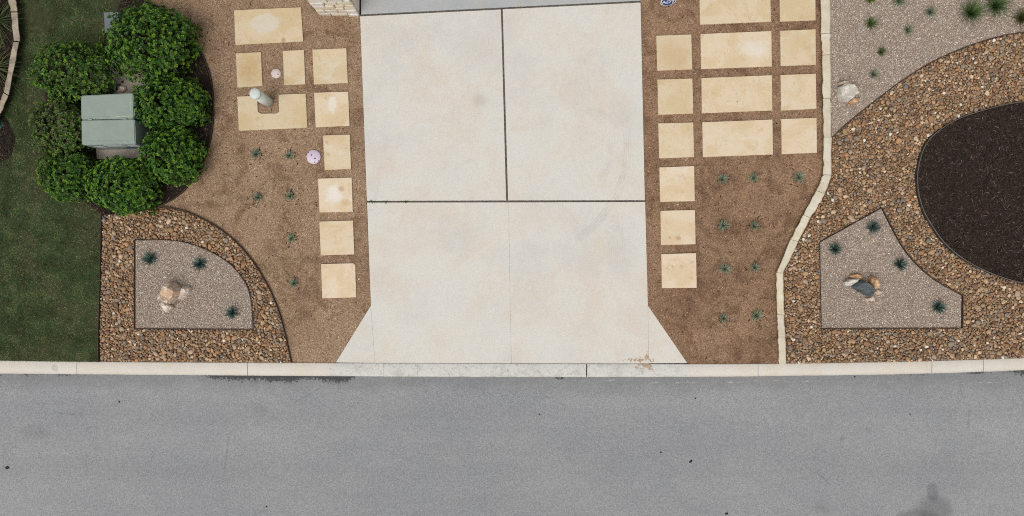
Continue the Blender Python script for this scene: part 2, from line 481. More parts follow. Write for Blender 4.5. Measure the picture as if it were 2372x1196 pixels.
def mat_limestone():
    t = NT("limestone_paver", 0.85, 0.2)
    r = t.rnd()
    w = t.n('ShaderNodeVectorMath', operation='ADD')
    cmb = t.n('ShaderNodeCombineXYZ')
    t.link(t.m('MULTIPLY', r, 57.0), cmb.inputs[0]); t.link(t.m('MULTIPLY', r, 31.0), cmb.inputs[2])
    t.link(t.pos(), w.inputs[0]); t.link(cmb.outputs[0], w.inputs[1])
    v = w.outputs[0]
    at = t.attr('tone')
    c = t.mix(t.step(t.noise(2.2, 6, 0.68, vec=v, dist=0.7), 0.42, 0.6), C(228, 210, 180), C(221, 199, 161))
    c = t.mix(t.step(t.noise(2.8, 7, 0.7, vec=v, dist=1.0), 0.54, 0.7), c, C(230, 217, 194))
    c = t.mix(t.m('MULTIPLY', t.step(t.noise(6.5, 6, 0.72, vec=v, dist=0.6), 0.55, 0.7), 0.42), c, C(190, 158, 114))
    c = t.mix(t.m('MULTIPLY', t.step(t.noise(18, 3, 0.6, vec=v), 0.72, 0.78), 0.5), c, C(150, 118, 84))
    for (px, py, sx, sy, r0, r1, st, col) in ((615, 54, 1.7, 1.0, 16, 24, 0.75, C(228, 220, 205)), (775, 452, 1.2, 1.4, 8, 24, 0.8, C(238, 233, 222)), (770, 242, 0.7, 1.4, 8, 18, 0.7, C(238, 232, 220)), (1745, 112, 1.8, 1.0, 8, 26, 0.6, C(236, 229, 216)), (577, 160, 1.2, 1.6, 10, 30, 0.5, C(208, 170, 116)), (1560, 130, 1.4, 1.4, 10, 34, 0.45, C(214, 178, 134)),
            (1551, 551, 0.8, 0.9, 3, 6.5, 0.6, C(196, 168, 128)), (1572, 552, 1.1, 0.9, 3, 7, 0.65, C(190, 158, 116)), (1559, 618, 0.8, 1, 2, 5, 0.5, C(196, 168, 128)), (1579, 618, 1.3, 1, 2, 6, 0.5, C(196, 168, 128)), (1604, 607, 1.1, .8, 2, 5, 0.5, C(196, 168, 128)), (1602, 644, 1.2, 0.8, 2, 6, 0.5, C(196, 168, 128)), (1708, 236, 0.9, 1, 1.0, 3, 0.8, C(160, 126, 84)), (656, 93, 1, 1, 2, 7, 0.6, C(176, 132, 84)), (790, 438, 1.1, 1, 3, 9, 0.55, C(180, 146, 104)), (800, 470, 2.0, 0.9, 3, 10, 0.5, C(206, 176, 130)), (757, 330, .8, 1, 2, 6, 0.5, C(186, 152, 108)), (760, 358, .9, 1, 2, 6, 0.5, C(186, 152, 108))):
        d = t.dist_px(px, py, sx, sy, z=0.146, warp=1.6 * r1 * 0.6, wscale=9)
        c = t.mix(t.m('MULTIPLY', t.m('SUBTRACT', 1.0, t.step(d, r0, r1)), st), c, col)
    f = t.noise(70, 3, 0.7, vec=v)
    c = t.mix(1.0, c, t.ramp(f, [(0.3, (0.9, 0.9, 0.9, 1)), (0.7, (1.06, 1.06, 1.06, 1))]), 'MULTIPLY')
    c = t.mix(1.0, c, t.n('ShaderNodeObjectInfo').outputs['Color'], 'MULTIPLY')
    t.bump(f, 0.15, 0.004)
    return t.done(c)
LIME = mat_limestone()

def mat_block(name, a, b, d, s=4.0):
    t = NT(name, 0.9, 0.15)
    c = t.mix(t.step(t.noise(s, 5, 0.65, dist=0.4), 0.4, 0.62), a, b)
    c = t.mix(t.m('MULTIPLY', t.step(t.noise(s * 2.5, 5, 0.7), 0.58, 0.74), 0.5), c, d)
    f = t.noise(45, 4, 0.7)
    c = t.mix(1.0, c, t.ramp(f, [(0.3, (0.88, 0.88, 0.88, 1)), (0.7, (1.05, 1.05, 1.05, 1))]), 'MULTIPLY')
    c = t.mix(1.0, c, t.n('ShaderNodeObjectInfo').outputs['Color'], 'MULTIPLY')
    t.bump(f, 0.35, 0.008)
    return t.done(c)
BLOCK = mat_block("chopped_limestone", C(231, 222, 203), C(222, 208, 182), C(190, 172, 142), 3.0)
BLOCK_W = mat_block("weathered_limestone", C(190, 175, 155), C(160, 146, 130), C(104, 94, 84), 4.0)
PILLAR = mat_block("pillar_limestone", C(240, 236, 228), C(232, 221, 200), C(200, 164, 116), 5.0)
MORTAR = mat_block("mortar", C(205, 198, 186), C(192, 184, 170), C(160, 150, 136), 8.0)

def mat_vcol(name, rough=0.8, spec=0.25, n=30, amp=0.25, sss=0.0, trans=0.0):
    t = NT(name, rough, spec)
    f = t.noise(n, 4, 0.7)
    c = t.mix(1.0, t.attr('col'), t.ramp(f, [(0.25, (1 - amp, 1 - amp, 1 - amp, 1)), (0.75, (1 + amp, 1 + amp, 1 + amp, 1))]), 'MULTIPLY')
    t.bump(f, 0.2, 0.004)
    return t.done(c)
STONE = mat_vcol("river_stone", 0.72, 0.3, 40, 0.22)
CHIP = mat_vcol("gravel_chip", 0.85, 0.2, 90, 0.2)
BARK = mat_vcol("shredded_bark", 0.95, 0.1, 60, 0.3)

def mat_leaf(name, rough, spec, transl=0.25):
    t = NT(name, rough, spec)
    col = t.attr('col')
    t.done(col)
    tr = t.n('ShaderNodeBsdfTranslucent')
    t.link(col, tr.inputs['Color'])
    mx = t.n('ShaderNodeMixShader'); mx.inputs[0].default_value = transl
    t.link(t.b.outputs[0], mx.inputs[1]); t.link(tr.outputs[0], mx.inputs[2])
    out = [n for n in t.t.nodes if n.type == 'OUTPUT_MATERIAL'][0]
    t.t.links.new(mx.outputs[0], out.inputs['Surface'])
    return t.mat
LEAF = mat_leaf("shrub_leaf", 0.45, 0.4, 0.2)
BLADE = mat_leaf("grass_blade", 0.7, 0.2, 0.25)
AGAVE = mat_leaf("rosette_leaf", 0.6, 0.25, 0.1)

def plain(name, col, rough=0.6, spec=0.3, metal=0.0, var=0.12, scale=14, bump=0.0):
    t = NT(name, rough, spec)
    t.b.inputs['Metallic'].default_value = metal
    f = t.noise(scale, 5, 0.65)
    c = t.mix(1.0, col, t.ramp(f, [(0.3, (1 - var,) * 3 + (1,)), (0.7, (1 + var,) * 3 + (1,))]), 'MULTIPLY')
    if bump: t.bump(f, bump, 0.004)
    return t.done(c)
TWIG = plain("grey_twig", C(120, 108, 92), 0.9)
SOIL = plain("mulch_soil", C(58, 47, 40), 0.95, 0.1, var=0.4, scale=30, bump=0.6)
SOIL_L = plain("dark_bed_soil", C(50, 42, 38), 0.95, 0.1, var=0.4, scale=25, bump=0.6)
BEDBASE = plain("rock_bed_base", C(120, 95, 70), 0.95, 0.1, var=0.4, scale=40)
GRAVBASE = plain("gravel_base", C(160, 144, 132), 0.95, 0.1, var=0.4, scale=60, bump=0.5)
TURFBASE = plain("turf_soil", C(66, 70, 46), 0.95, 0.1, var=0.35, scale=9, bump=0.5)
STEEL = plain("rusted_steel_edging", C(74, 58, 48), 0.7, 0.3, var=0.35, scale=20)
ALU = plain("weathered_metal_edging", C(118, 114, 108), 0.55, 0.5, 0.4, var=0.2, scale=10)
DARKEDGE = plain("dark_edging_face", C(40, 36, 33), 0.8)
PVC = plain("pale_green_post_paint", C(214, 222, 213), 0.5, 0.4, var=0.06)
PINK = plain("pink_plastic_cap", C(232, 214, 206), 0.6, 0.3, var=0.07, scale=20)
LILAC = plain("lilac_plastic_lid", C(222, 205, 220), 0.6, 0.3, var=0.05, scale=10)
BLACK = plain("black_hole", C(28, 26, 28), 0.9)
GREENBOX = plain("cabinet_green_paint", C(148, 162, 150), 0.5, 0.35, var=0.07, scale=5)
GREENEDGE = plain("worn_cabinet_edge", C(186, 190, 160), 0.6, 0.3, var=0.2)
SEAM = plain("dark_seam_gasket", C(52, 60, 56), 0.9)
PADCON = plain("pad_concrete", C(168, 158, 146), 0.9, 0.15, var=0.2, scale=12, bump=0.3)
LIDGREY = plain("grey_plastic_lid", C(116, 124, 128), 0.6, 0.3, var=0.08)
MARKER = plain("green_plastic", C(70, 118, 98), 0.5, 0.4, var=0.08)
BLUE = plain("sign_blue", C(36, 66, 132), 0.4, 0.4, var=0.03)
WHITE = plain("sign_white", C(228, 230, 232), 0.5, 0.3, var=0.03)
LABELW = plain("sticker_white", C(206, 208, 210), 0.5, 0.3, var=0.15, scale=40)
LABELB = plain("sticker_blue", C(84, 104, 150), 0.5, 0.3, var=0.2, scale=40)
TAR = plain("tar_black", C(36, 38, 42), 0.7, 0.3, var=0.2)

# ------------------------------------------------------------------ the setting: ground, road, driveway, kerb
g = mesh_py("ground", [(-60, -60, -0.06), (60, -60, -0.06), (60, 60, -0.06), (-60, 60, -0.06)], [(0, 1, 2, 3)], SOIL)
tag(add("ground", g), "bare earth beneath the whole street and garden", "ground", kind='structure')

kerb_top = smooth_path([(-900, 826), (-300, 832), (0, 835.5), (180, 838), (570, 840), (780, 841), (1186, 842.5), (1590, 843.5), (1756, 843), (1830, 842), (2000, 839.5), (2160, 836), (2372, 829), (2700, 813), (3300, 775)], 8)
kerb_bot = smooth_path([(-900, 858), (-300, 864), (0, 866), (180, 867.5), (570, 870.5), (780, 872), (1186, 873.5), (1590, 873.5), (1756, 872), (1830, 871), (2000, 869), (2160, 865.5), (2372, 858), (2700, 842), (3300, 804)], 8)
KT = np.array(kerb_top); KB = np.array(kerb_bot)
def ky_top(x): return float(np.interp(x, KT[:, 0], KT[:, 1]))
def ky_bot(x): return float(np.interp(x, KB[:, 0], KB[:, 1]))

xs = np.arange(-900, 3301, 40)
road_poly = [(x, ky_bot(x) - 4) for x in xs] + [(3300, 2400), (-900, 2400)]
V = [P(x, y, 0.0) for x, y in road_poly]
n = len(xs)
F = [(i + 1, i, len(V) + i, len(V) + i + 1) for i in range(n - 1)]
V += [P(x, 2400, 0.0) for x in xs]
me = mesh_py("road", V, F, ROAD); fix_normals(me)
if me.polygons[0].normal.z < 0: me.flip_normals()
road = tag(add("road", me), "pale worn grey asphalt road along the concrete kerb", "road", kind='structure')
# small black spots stuck on the asphalt
def blob(px, py, rx, ry, a, z, mat, parent, name, h=0.006, nn=14):
    ox, oy, _ = P(px, py, z)
    ring = []
    for i in range(nn):
        th = 2 * math.pi * i / nn
        q = 1 + random.uniform(-0.22, 0.22)
        x, y = rx * q * math.cos(th) * M1, ry * q * math.sin(th) * M1
        ring.append((x * math.cos(a) - y * math.sin(a), x * math.sin(a) + y * math.cos(a)))
    V = [(x, y, 0.0) for x, y in ring] + [(x * 0.7, y * 0.7, h) for x, y in ring] + [(0, 0, h * 1.1)]
    F = [(i, (i + 1) % nn, (i + 1) % nn + nn, i + nn) for i in range(nn)] + [(i + nn, (i + 1) % nn + nn, 2 * nn) for i in range(nn)]
    me = mesh_py(name, V, F, mat, True)
    return add(name, me, parent, (ox, oy, z))
for (px, py, rx, ry, a) in ((276, 931, 2, 3, 0), (17, 1084, 5.5, 4, 0.3), (1600, 1069, 5, 3, 0.6), (1531, 1048, 2.5, 2, 0), (1683, 1190, 4, 2.5, 0.2), (617, 1174, 2, 2, 0), (1250, 960, 2, 1.6, 0), (2108, 960, 1.6, 1.6, 0), (1611, 923, 2, 2, 0), (1980, 872.8, 2, 2, 0)):
    blob(px, py, rx, ry, a, 0.001, TAR, road, "tar_spot")

# yard sheets left and right of the driveway (decomposed granite)
LW = 834.0
left_poly = [(-6000, -6000), (835, -6000), (834, 37), (849, 466), (859, 707), (778, 840)] + [(x, ky_top(x) + 2) for x in range(760, -901, -40)] + [(-6000, 826)]
right_poly = [(1484, -6000), (8000, -6000), (8000, 775)] + [(x, ky_top(x) + 2) for x in range(3300, 1599, -40)] + [(1592, 842), (1501, 707), (1494, 466), (1484, 3)]
sheet("granite_ground", left_poly, YARD, GRAN_L, label="tan decomposed granite ground on the cabinet side of the driveway", cat="ground")
sheet("granite_ground", right_poly, YARD, GRAN_R, label="brown decomposed granite ground on the stone edging side of the driveway", cat="ground")

# driveway: one structure with its poured panels
DZ = 0.14
drv = tag(bpy.data.objects.new("driveway", None), "pale concrete driveway with dark joints running down to the kerb", "driveway", kind='structure')
COL.objects.link(drv)
drv.location = P(1175, 840, 0.0)
ZC = 0.10
ZM = DZ - (DZ - ZC) * 238 / 373
slab("panel", [(834, 38), (1160.5, 22), (1172.5, 464.5), (849.5, 465.5)], DZ, 0.0, CONC, drv, 0.006)
slab("panel", [(1164.5, 21.5), (1484, 6), (1494, 464), (1177, 464.5)], DZ, 0.0, CONC, drv, 0.006)
slab("panel", [(850, 469.5), (1178.2, 469), (1181.6, 707), (1184.6, 841.6), (868.5, 841), (859, 707)], 0, -0.04, CONC, drv, 0.004, [DZ, DZ, ZM, ZC, ZC, ZM])
slab("panel", [(1178.55, 469), (1494.5, 468), (1501, 707), (1502.6, 842), (1184.95, 841.6), (1181.95, 707)], 0, -0.04, CONC, drv, 0.004, [DZ, DZ, ZM, ZC, ZC, ZM])
slab("flare_panel", [(858.9, 708), (868.25, 841), (778, 840)], 0, -0.04, CONC, drv, 0.003, [ZM, ZC, 0.122])
slab("flare_panel", [(1501.2, 708), (1592, 841.6), (1502.85, 842)], 0, -0.04, CONC, drv, 0.003, [ZM, 0.122, ZC])
slab("joint_strip", [(1160.5, 20), (1164.5, 20), (1177, 466), (1172.5, 466)], DZ - 0.012, 0.0, JOINT, drv)
slab("joint_strip", [(849, 465.3), (1494, 464), (1494.5, 468.5), (850, 470)], DZ - 0.016, 0.0, JOINT, drv)
slab("joint_strip", [(834, 34.2), (1484, 2.2), (1484, 6.2), (834, 38.2)], DZ - 0.012, 0.0, JOINT, drv)
slab("joint_fill", [(856, 472), (1492, 470), (1503, 843), (868, 842.4)], 0, -0.05, SCORE, drv, 0, [DZ - 0.004, DZ - 0.004, ZC - 0.004, ZC - 0.004])
ap = slab("garage_apron", [(836, 33.6), (836, -420), (1484, -420), (1484, 1.6)], DZ, 0.0, CONC_BLUE, None, 0.006)
tag(ap, "bluish grey concrete slab above the upper driveway joint", "concrete slab", kind='structure')

# kerb: profile swept along the street, cut at its joints
kerb = tag(bpy.data.objects.new("kerb", None), "cream concrete kerb along the road, dropped at the driveway", "kerb", kind='structure')
COL.objects.link(kerb)
PROF = [(0.0, 0.0, 0.0), (0.0, 1.0, 1.0), (0.06, 1.035, 1.03), (0.35, 1.05, 0.96), (0.62, 1.0, 0.84), (0.80, 0.84, 0.72), (0.92, 0.52, 0.60), (0.985, 0.2, 0.5), (1.0, -0.2, -0.2)]
def drop_amount(x):
    def ss(a, b, v):
        t = min(1, max(0, (v - a) / (b - a))); return t * t * (3 - 2 * t)
    return ss(758, 866, x) * (1 - ss(1506, 1612, x))
def kerb_seg(x0, x1):
    m = max(2, int((x1 - x0) / 10))
    V = []
    for i in range(m + 1):
        x = x0 + (x1 - x0) * i / m
        yt, yb = ky_top(x), ky_bot(x)
        d = drop_amount(x)
        wob = 0.5 * mnoise.noise((x * 0.035, 3.1, 0)) + (0.9 * max(0, mnoise.noise((x * 0.11, 9.1, 0)) - 0.25) * d * 2)
        for u, zf, zd in PROF:
            z = (1 - d) * 0.128 * zf + d * 0.102 * zd
            y = yt + (yb - yt) * u - (wob if u > 0.95 else 0)
            V.append(P(x, y, z))
    k = len(PROF)
    F = [(i * k + j, i * k + j + 1, (i + 1) * k + j + 1, (i + 1) * k + j) for i in range(m) for j in range(k - 1)]
    b0 = len(V); V += V[:k] + V[m * k:m * k + k]
    F += [tuple(range(b0, b0 + k)), tuple(range(b0 + 2 * k - 1, b0 + k - 1, -1))]
    V, c = recentre(V)
    me = mesh_py("kerb_stone", V, F, KERB, True)
    fix_normals(me)
    me.polygons.foreach_set('use_smooth', [len(p.vertices) == 4 for p in me.polygons])
    return add("kerb_stone", me, kerb, c)
cuts = [-900, -420, 178, 573.5, 889, 968, 1359, 1756, 2158.5, 2278, 2750, 3300]
gaps = {1359: 2.4, 889: 0.4, 968: 0.4, 2278: 0.7}
for a, b in zip(cuts[:-1], cuts[1:]):
    kerb_seg(a + gaps.get(a, 0.9) / 2, b - gaps.get(b, 0.9) / 2)

# ------------------------------------------------------------------ beds (photo outlines)
lrock_curve = smooth_path([(376, 478), (430, 490), (480, 512), (522, 539), (560, 573), (590, 610), (615, 650), (635, 690), (650, 730), (662, 775), (670, 812), (676, 839)], 6)
ring_curve = smooth_path([(325, -12), (380, 25), (425, 62), (456, 101), (480, 150), (493, 200), (496, 260), (490, 320), (475, 370), (453, 411), (424, 446), (388, 470), (350, 484), (300, 494), (236, 499)], 6)
lrock_poly = lrock_curve + [(676, 841), (232, 838), (232, 780), (235, 620), (238, 499), (300, 494), (350, 484)]
lgravel_poly = smooth_path([(314, 557), (340, 556), (375, 556), (420, 560), (460, 571), (500, 589), (535, 612), (560, 640), (577, 670), (585, 710), (588, 763)], 6) + [(314, 761)]
mulch_ring = ring_curve + [(200, 470), (120, 400), (92, 300), (105, 215), (150, 165), (215, 130), (235, 95), (262, 45), (285, -12)]
wall_left = [(1901, -160), (1902, 78), (1905, 128), (1906, 229), (1908, 318), (1907, 405), (1891, 442), (1861, 498), (1831, 555), (1798, 632), (1800, 729), (1802, 781), (1804, 844)]
wall_right = [(1923, -160), (1923, 78), (1924, 127), (1924, 229), (1926, 318), (1926, 406), (1911, 449), (1877, 506), (1849, 560), (1813.5, 633), (1817, 730), (1818.5, 781), (1822, 845)]
rg_curve = smooth_path([(1926, 319), (1958, 288), (2000, 254), (2050, 215), (2090, 186), (2150, 148), (2210, 120), (2270, 98), (2330, 82), (2400, 72), (2480, 64), (2560, 58)], 6)
oval = smooth_path([(2560, 222), (2470, 226), (2372, 237), (2325, 244), (2270, 258), (2220, 275), (2180, 297), (2150, 322), (2133, 350), (2123, 385), (2120, 412), (2123, 450), (2135, 490), (2155, 525), (2180, 560), (2215, 592), (2255, 617), (2300, 637), (2340, 650), (2372, 656), (2470, 668), (2560, 668)], 6)
rrock_poly = rg_curve + [(2560, 820)] + [(x, ky_top(x) + 1) for x in (2500, 2372, 2260, 2160, 2000, 1824)] + wall_right[::-1][:9]
wedge_poly = [(1896, 562), (2040, 482)] + smooth_path([(2040, 482), (2067, 535), (2090, 575), (2120, 612), (2165, 650), (2227, 685)], 6)[1:] + [(2226, 760), (1900, 761)]
rgravel_poly = [(1923, -160), (1923, 78), (1924, 229)] + rg_curve + [(2560, -160)]
lawn_poly = [(-420, -160), (285, -160), (285, -12), (262, 45), (235, 95), (215, 130), (150, 165), (105, 215), (92, 300), (120, 400), (200, 470), (236, 499), (235, 620), (231, 780), (230, 838), (100, 837.5), (0, 836.2), (-420, 832)]
lbed_poly = smooth_path([(-420, -60), (18, -60), (28, 10), (34, 60), (37, 97), (20, 165), (12, 215), (-6, 250), (-60, 290)], 8) + [(-420, 290)]
lpatch_poly = smooth_path([(-60, 245), (4, 268), (26, 298), (33, 330), (20, 366), (-30, 384), (-110, 380), (-160, 300)], 8, closed=True)

sheet("lawn", lawn_poly, YARD + 0.006, TURFBASE, label="dark green mown lawn beside the kerb and river stones", cat="lawn")
sheet("mulch_bed", mulch_ring, YARD + 0.014, SOIL, label="dark mulch bed ringing the shrubs and electrical cabinet", cat="mulch bed")
sheet("mulch_bed", lbed_poly, YARD + 0.03, SOIL_L, label="dark mulch bed behind the weathered curved limestone edging", cat="mulch bed")
sheet("mulch_bed", lpatch_poly, YARD + 0.016, SOIL_L, label="dark mulch patch round the green ribbed marker on the lawn", cat="mulch bed")
sheet("mulch_bed", oval + [(2560, 668)], YARD + 0.045, SOIL, label="dark oval mulch bed enclosed by the river stones", cat="mulch bed")
GZ = YARD + 0.028
sheet("gravel_bed", lgravel_poly, GZ, GRAVBASE, label="grey gravel quarter-round bed holding the orange boulder", cat="gravel bed")
sheet("gravel_bed", wedge_poly, GZ, GRAVBASE, label="grey gravel wedge-shaped bed holding the dark boulder", cat="gravel bed")
sheet("gravel_bed", rgravel_poly, GZ, GRAVBASE, label="broad grey gravel bed between straight limestone edging and river stones", cat="gravel bed")

# metal edging strips
def ribbon(name, path, label, mat=STEEL, z0=YARD - 0.02, z1=YARD + 0.05, th=0.010, closed=False):
    pts = [np.array(P(x, y, YARD)[:2]) for x, y in path]
    n = len(pts); V = []; F = []
    for i in range(n):
        a = pts[i - 1] if (closed or i > 0) else pts[i]
        b = pts[(i + 1) % n] if (closed or i < n - 1) else pts[i]
        d = b - a; d /= max(1e-9, np.linalg.norm(d)); nn = np.array((-d[1], d[0])) * th / 2
        for s, z in ((1, z0), (1, z1), (-1, z1), (-1, z0)):
            q = pts[i] + nn * s; V.append((q[0], q[1], z))
    for i in range(n if closed else n - 1):
        j = (i + 1) % n
        for k in range(4):
            F.append((i * 4 + k, i * 4 + (k + 1) % 4, j * 4 + (k + 1) % 4, j * 4 + k))
    if not closed: F += [(3, 2, 1, 0), tuple(n * 4 - 4 + k for k in range(4))]
    V, c = recentre(V)
    me = mesh_py(name, V, F, mat); fix_normals(me)
    return tag(add(name, me, None, c), label, "edging")
def dense(poly, step=12):
    out = []
    for a, b in zip(poly, poly[1:] + poly[:1]):
        a = np.array(a, float); b = np.array(b, float)
        m = max(1, int(np.linalg.norm(b - a) / step))
        out += [tuple(a + (b - a) * i / m) for i in range(m)]
    return out
ribbon("steel_edging", lrock_curve, "curved steel edging between river stones and tan granite")
ribbon("steel_edging", ring_curve, "curved steel edging of the mulch ring round the shrubs", z1=YARD + 0.045)
ribbon("steel_edging", smooth_path([(238, 500), (236.5, 560), (235, 620), (233.5, 700), (231, 775), (231.5, 838)], 10), "straight steel edging between lawn and river stones", z1=YARD + 0.06)
ribbon("steel_edging", dense(lgravel_poly), "steel edging round the quarter-round gravel bed", closed=True, z1=GZ + 0.022)
ribbon("steel_edging", dense(wedge_poly), "steel edging round the wedge-shaped gravel bed", closed=True, z1=GZ + 0.024)
ribbon("steel_edging", rg_curve, "long curved steel edging between broad gravel and river stones", z1=GZ + 0.02)
ribbon("metal_edging", oval, "pale metal edging curving round the dark oval mulch bed", mat=ALU, z1=YARD + 0.075, th=0.011)

# ------------------------------------------------------------------ river stones
def ico(sub):
    bm = bmesh.new()
    bmesh.ops.create_icosphere(bm, subdivisions=sub, radius=1.0)
    V = np.array([v.co[:] for v in bm.verts]); F = np.array([[v.index for v in f.verts] for f in bm.faces])
    bm.free(); return V, F
I1V, I1F = ico(1); I2V, I2F = ico(2)
def pebble(V):
    V = V.copy()
    for _ in range(rng.integers(5, 9)):
        nrm = rng.normal(size=3); nrm /= np.linalg.norm(nrm)
        o = rng.uniform(0.52, 0.88)
        d = V @ nrm
        V -= np.clip(d - o, 0, None)[:, None] * nrm * 0.9
    return V * rng.uniform(0.96, 1.04, (len(V), 1))
SH2 = [pebble(I2V) for _ in range(24)]
SH1 = [pebble(I1V) for _ in range(12)]
ROCKCOLS = np.array([C(*c)[:3] for c in ((166, 128, 88), (150, 114, 77), (178, 142, 102), (186, 153, 116), (142, 107, 74), (158, 130, 100), (202, 174, 142), (148, 130, 112), (132, 102, 75), (172, 129, 86), (138, 122, 106), (164, 134, 102), (156, 118, 80), (176, 150, 124), (178, 128, 86), (122, 96, 74), (150, 118, 88), (136, 100, 70), (128, 118, 108))])
ROCKCOLS = ROCKCOLS * 0.8 + ROCKCOLS.mean(1, keepdims=True) * np.array((1.18, 0.96, 0.74)) * 0.2
def rock_colours(n):
    c = 1.16 * ROCKCOLS[rng.integers(0, len(ROCKCOLS), n)] * rng.uniform(0.82, 1.18, (n, 1))
    w = rng.random(n) < 0.02
    c[w] = np.array(C(238, 226, 208)[:3])
    return c
def dart(poly, holes, sizes, pack=0.80):
    """pack discs (radius in px), largest first"""
    poly = np.asarray(poly); cell = 18
    grid = {}; out = []
    for (r0, r1, tries) in sizes:
        pts = sample_poly(poly, tries, 0.0, holes)
        rr = rng.uniform(r0, r1, tries)
        ed = edge_dist(pts, poly)
        for h in holes: ed = np.minimum(ed, edge_dist(pts, h))
        for (x, y), r, e in zip(pts, rr, ed):
            if e < r * 0.78: continue
            gx, gy = int(x // cell), int(y // cell); ok = True
            for i in (-1, 0, 1):
                for j in (-1, 0, 1):
                    for (a, b, q) in grid.get((gx + i, gy + j), ()):
                        lim = pack * (r + q)
                        if (a - x) ** 2 + (b - y) ** 2 < lim * lim: ok = False; break
                    if not ok: break
                if not ok: break
            if ok:
                grid.setdefault((gx, gy), []).append((x, y, r)); out.append((x, y, r))
    return np.array(out)
def batch(shapes, F, pos, scl, R, cols):
    """many transformed copies of some shapes, as arrays"""
    idx = rng.integers(0, len(shapes), len(pos))
    S = np.stack(shapes)[idx]                       # n,k,3
    W = np.einsum('nij,nkj->nki', R, S * scl[:, None, :]) + pos[:, None, :]
    n, k = W.shape[:2]
    FF = (F[None] + (np.arange(n) * k)[:, None, None]).reshape(-1, F.shape[1])
    return W.reshape(-1, 3), FF, np.repeat(cols, k, 0)
stone_meshes = {}
def stone_mesh(i, j):
    if (i, j) not in stone_meshes:
        c = np.tile(ROCKCOLS[j] * 1.16 * (0.9 + 0.02 * i % 0.25), (len(I2V), 1))
        stone_meshes[(i, j)] = mesh_np("stone", SH2[i], I2F, STONE, c, True)
    return stone_meshes[(i, j)]
def rock_bed(poly, holes, label, dens):
    bed = sheet("river_rock_bed", poly, YARD + 0.003, BEDBASE, label=label, cat="stone bed")
    a = poly_area(poly) - sum(poly_area(h) for h in holes)
    k = a / 100000.0 * dens
    R = dart(poly, holes, [(5.8, 7.4, int(40 * k)), (4.6, 5.8, int(230 * k)), (3.2, 4.6, int(1900 * k)), (2.3, 3.3, int(14000 * k)), (1.6, 2.3, int(18000 * k))])
    R = R[np.argsort(-R[:, 2])]
    vis = (R[:, 0] < 2372 + 4)
    R = np.vstack([R[vis], R[~vis]])
    n = len(R)
    asp = rng.uniform(0.68, 1.0, n)
    r = R[:, 2] * M1
    scl = np.stack([r * 1.16, r * 1.16 * asp, r * rng.uniform(0.5, 0.72, n)], 1)
    pos = PN(R[:, :2]); pos[:, 2] = YARD + 0.004 + scl[:, 2] * 0.75 + rng.uniform(0.0, 0.014, n)
    yaw, tx, ty = rng.uniform(0, 6.28, n), rng.normal(0, 0.22, n), rng.normal(0, 0.22, n)
    # the 300 largest as single stones
    for i in range(min(300, n)):
        o = add("stone", stone_mesh(int(rng.integers(0, len(SH2))), int(rng.integers(0, len(ROCKCOLS)))), bed)
        o.location = pos[i]; o.scale = scl[i]; o.rotation_euler = (tx[i], ty[i], yaw[i])
    s = slice(300, None)
    V1, F1, C1 = batch(SH2, I2F, pos[s], scl[s], rot_mats(yaw[s], tx[s], ty[s]), rock_colours(n - 300))
    # the layer underneath that closes the gaps
    m = int(a / 26)
    q = sample_poly(poly, m, 2.5, holes)
    for h in holes: q = q[edge_dist(q, h) > 2.5]
    m = len(q); rr = rng.uniform(2.2, 3.6, m) * M1
    sc2 = np.stack([rr, rr * rng.uniform(0.7, 1, m), rr * 0.6], 1)
    p2 = PN(q); p2[:, 2] = YARD + 0.011
    V2, F2, C2 = batch(SH1, I1F, p2, sc2, rot_mats(rng.uniform(0, 6.28, m), rng.normal(0, .3, m), rng.normal(0, .3, m)), rock_colours(m))
    me = mesh_np("small_stones", np.vstack([V1, V2]), np.vstack([F1, F2 + len(V1)]), STONE, np.vstack([C1, C2]), True)
    tag(add("small_stones", me, bed), kind='stuff')
    return n
rock_bed(lrock_poly, [lgravel_poly], "tan river stone bed bounded by lawn edging, kerb and tan granite", 1.0)
rock_bed(rrock_poly, [wedge_poly, oval + [(2560, 668)]], "large tan river stone bed wrapping the dark oval mulch", 1.0)

# ------------------------------------------------------------------ gravel chips, bark strips, turf, loose pebbles: what nobody could count
CHIPCOLS = np.array([C(*c)[:3] for c in ((184, 166, 152), (172, 153, 140), (194, 177, 163), (164, 145, 132), (152, 133, 120), (204, 190, 177), (180, 158, 142), (168, 160, 155), (142, 124, 113), (214, 204, 194), (190, 165, 146))])
OCT = np.array([(1, 0, 0), (-1, 0, 0), (0, 1, 0), (0, -1, 0), (0, 0, 1), (0, 0, -1)], float)
OCF = np.array([(0, 2, 4), (2, 1, 4), (1, 3, 4), (3, 0, 4), (2, 0, 5), (1, 2, 5), (3, 1, 5), (0, 3, 5)])
OSH = [OCT + rng.normal(0, 0.22, OCT.shape) for _ in range(12)]
def chips(poly, label, holes=()):
    n = int(poly_area(poly) * M1 * M1 * 4200)
    q = sample_poly(poly, n, 1.2, holes)
    n = len(q)
    r = rng.uniform(0.0065, 0.013, n)
    scl = np.stack([r * 1.3, r * rng.uniform(0.6, 1.0, n), r * 0.55], 1)
    p = PN(q, GZ); p[:, 2] = GZ + rng.uniform(0.0, 0.009, n)
    c = np.array((1.17, 1.19, 1.15)) * CHIPCOLS[rng.integers(0, len(CHIPCOLS), n)] * rng.uniform(0.8, 1.22, (n, 1))
    V, F, CC = batch(OSH, OCF, p, scl, rot_mats(rng.uniform(0, 6.28, n), rng.normal(0, .35, n), rng.normal(0, .35, n)), c)
    tag(add("gravel", mesh_np("gravel", V, F, CHIP, CC)), label, "gravel", kind='stuff')
chips(lgravel_poly, "grey pink gravel chips in the quarter-round bed")
chips(wedge_poly, "grey pink gravel chips in the wedge-shaped bed")
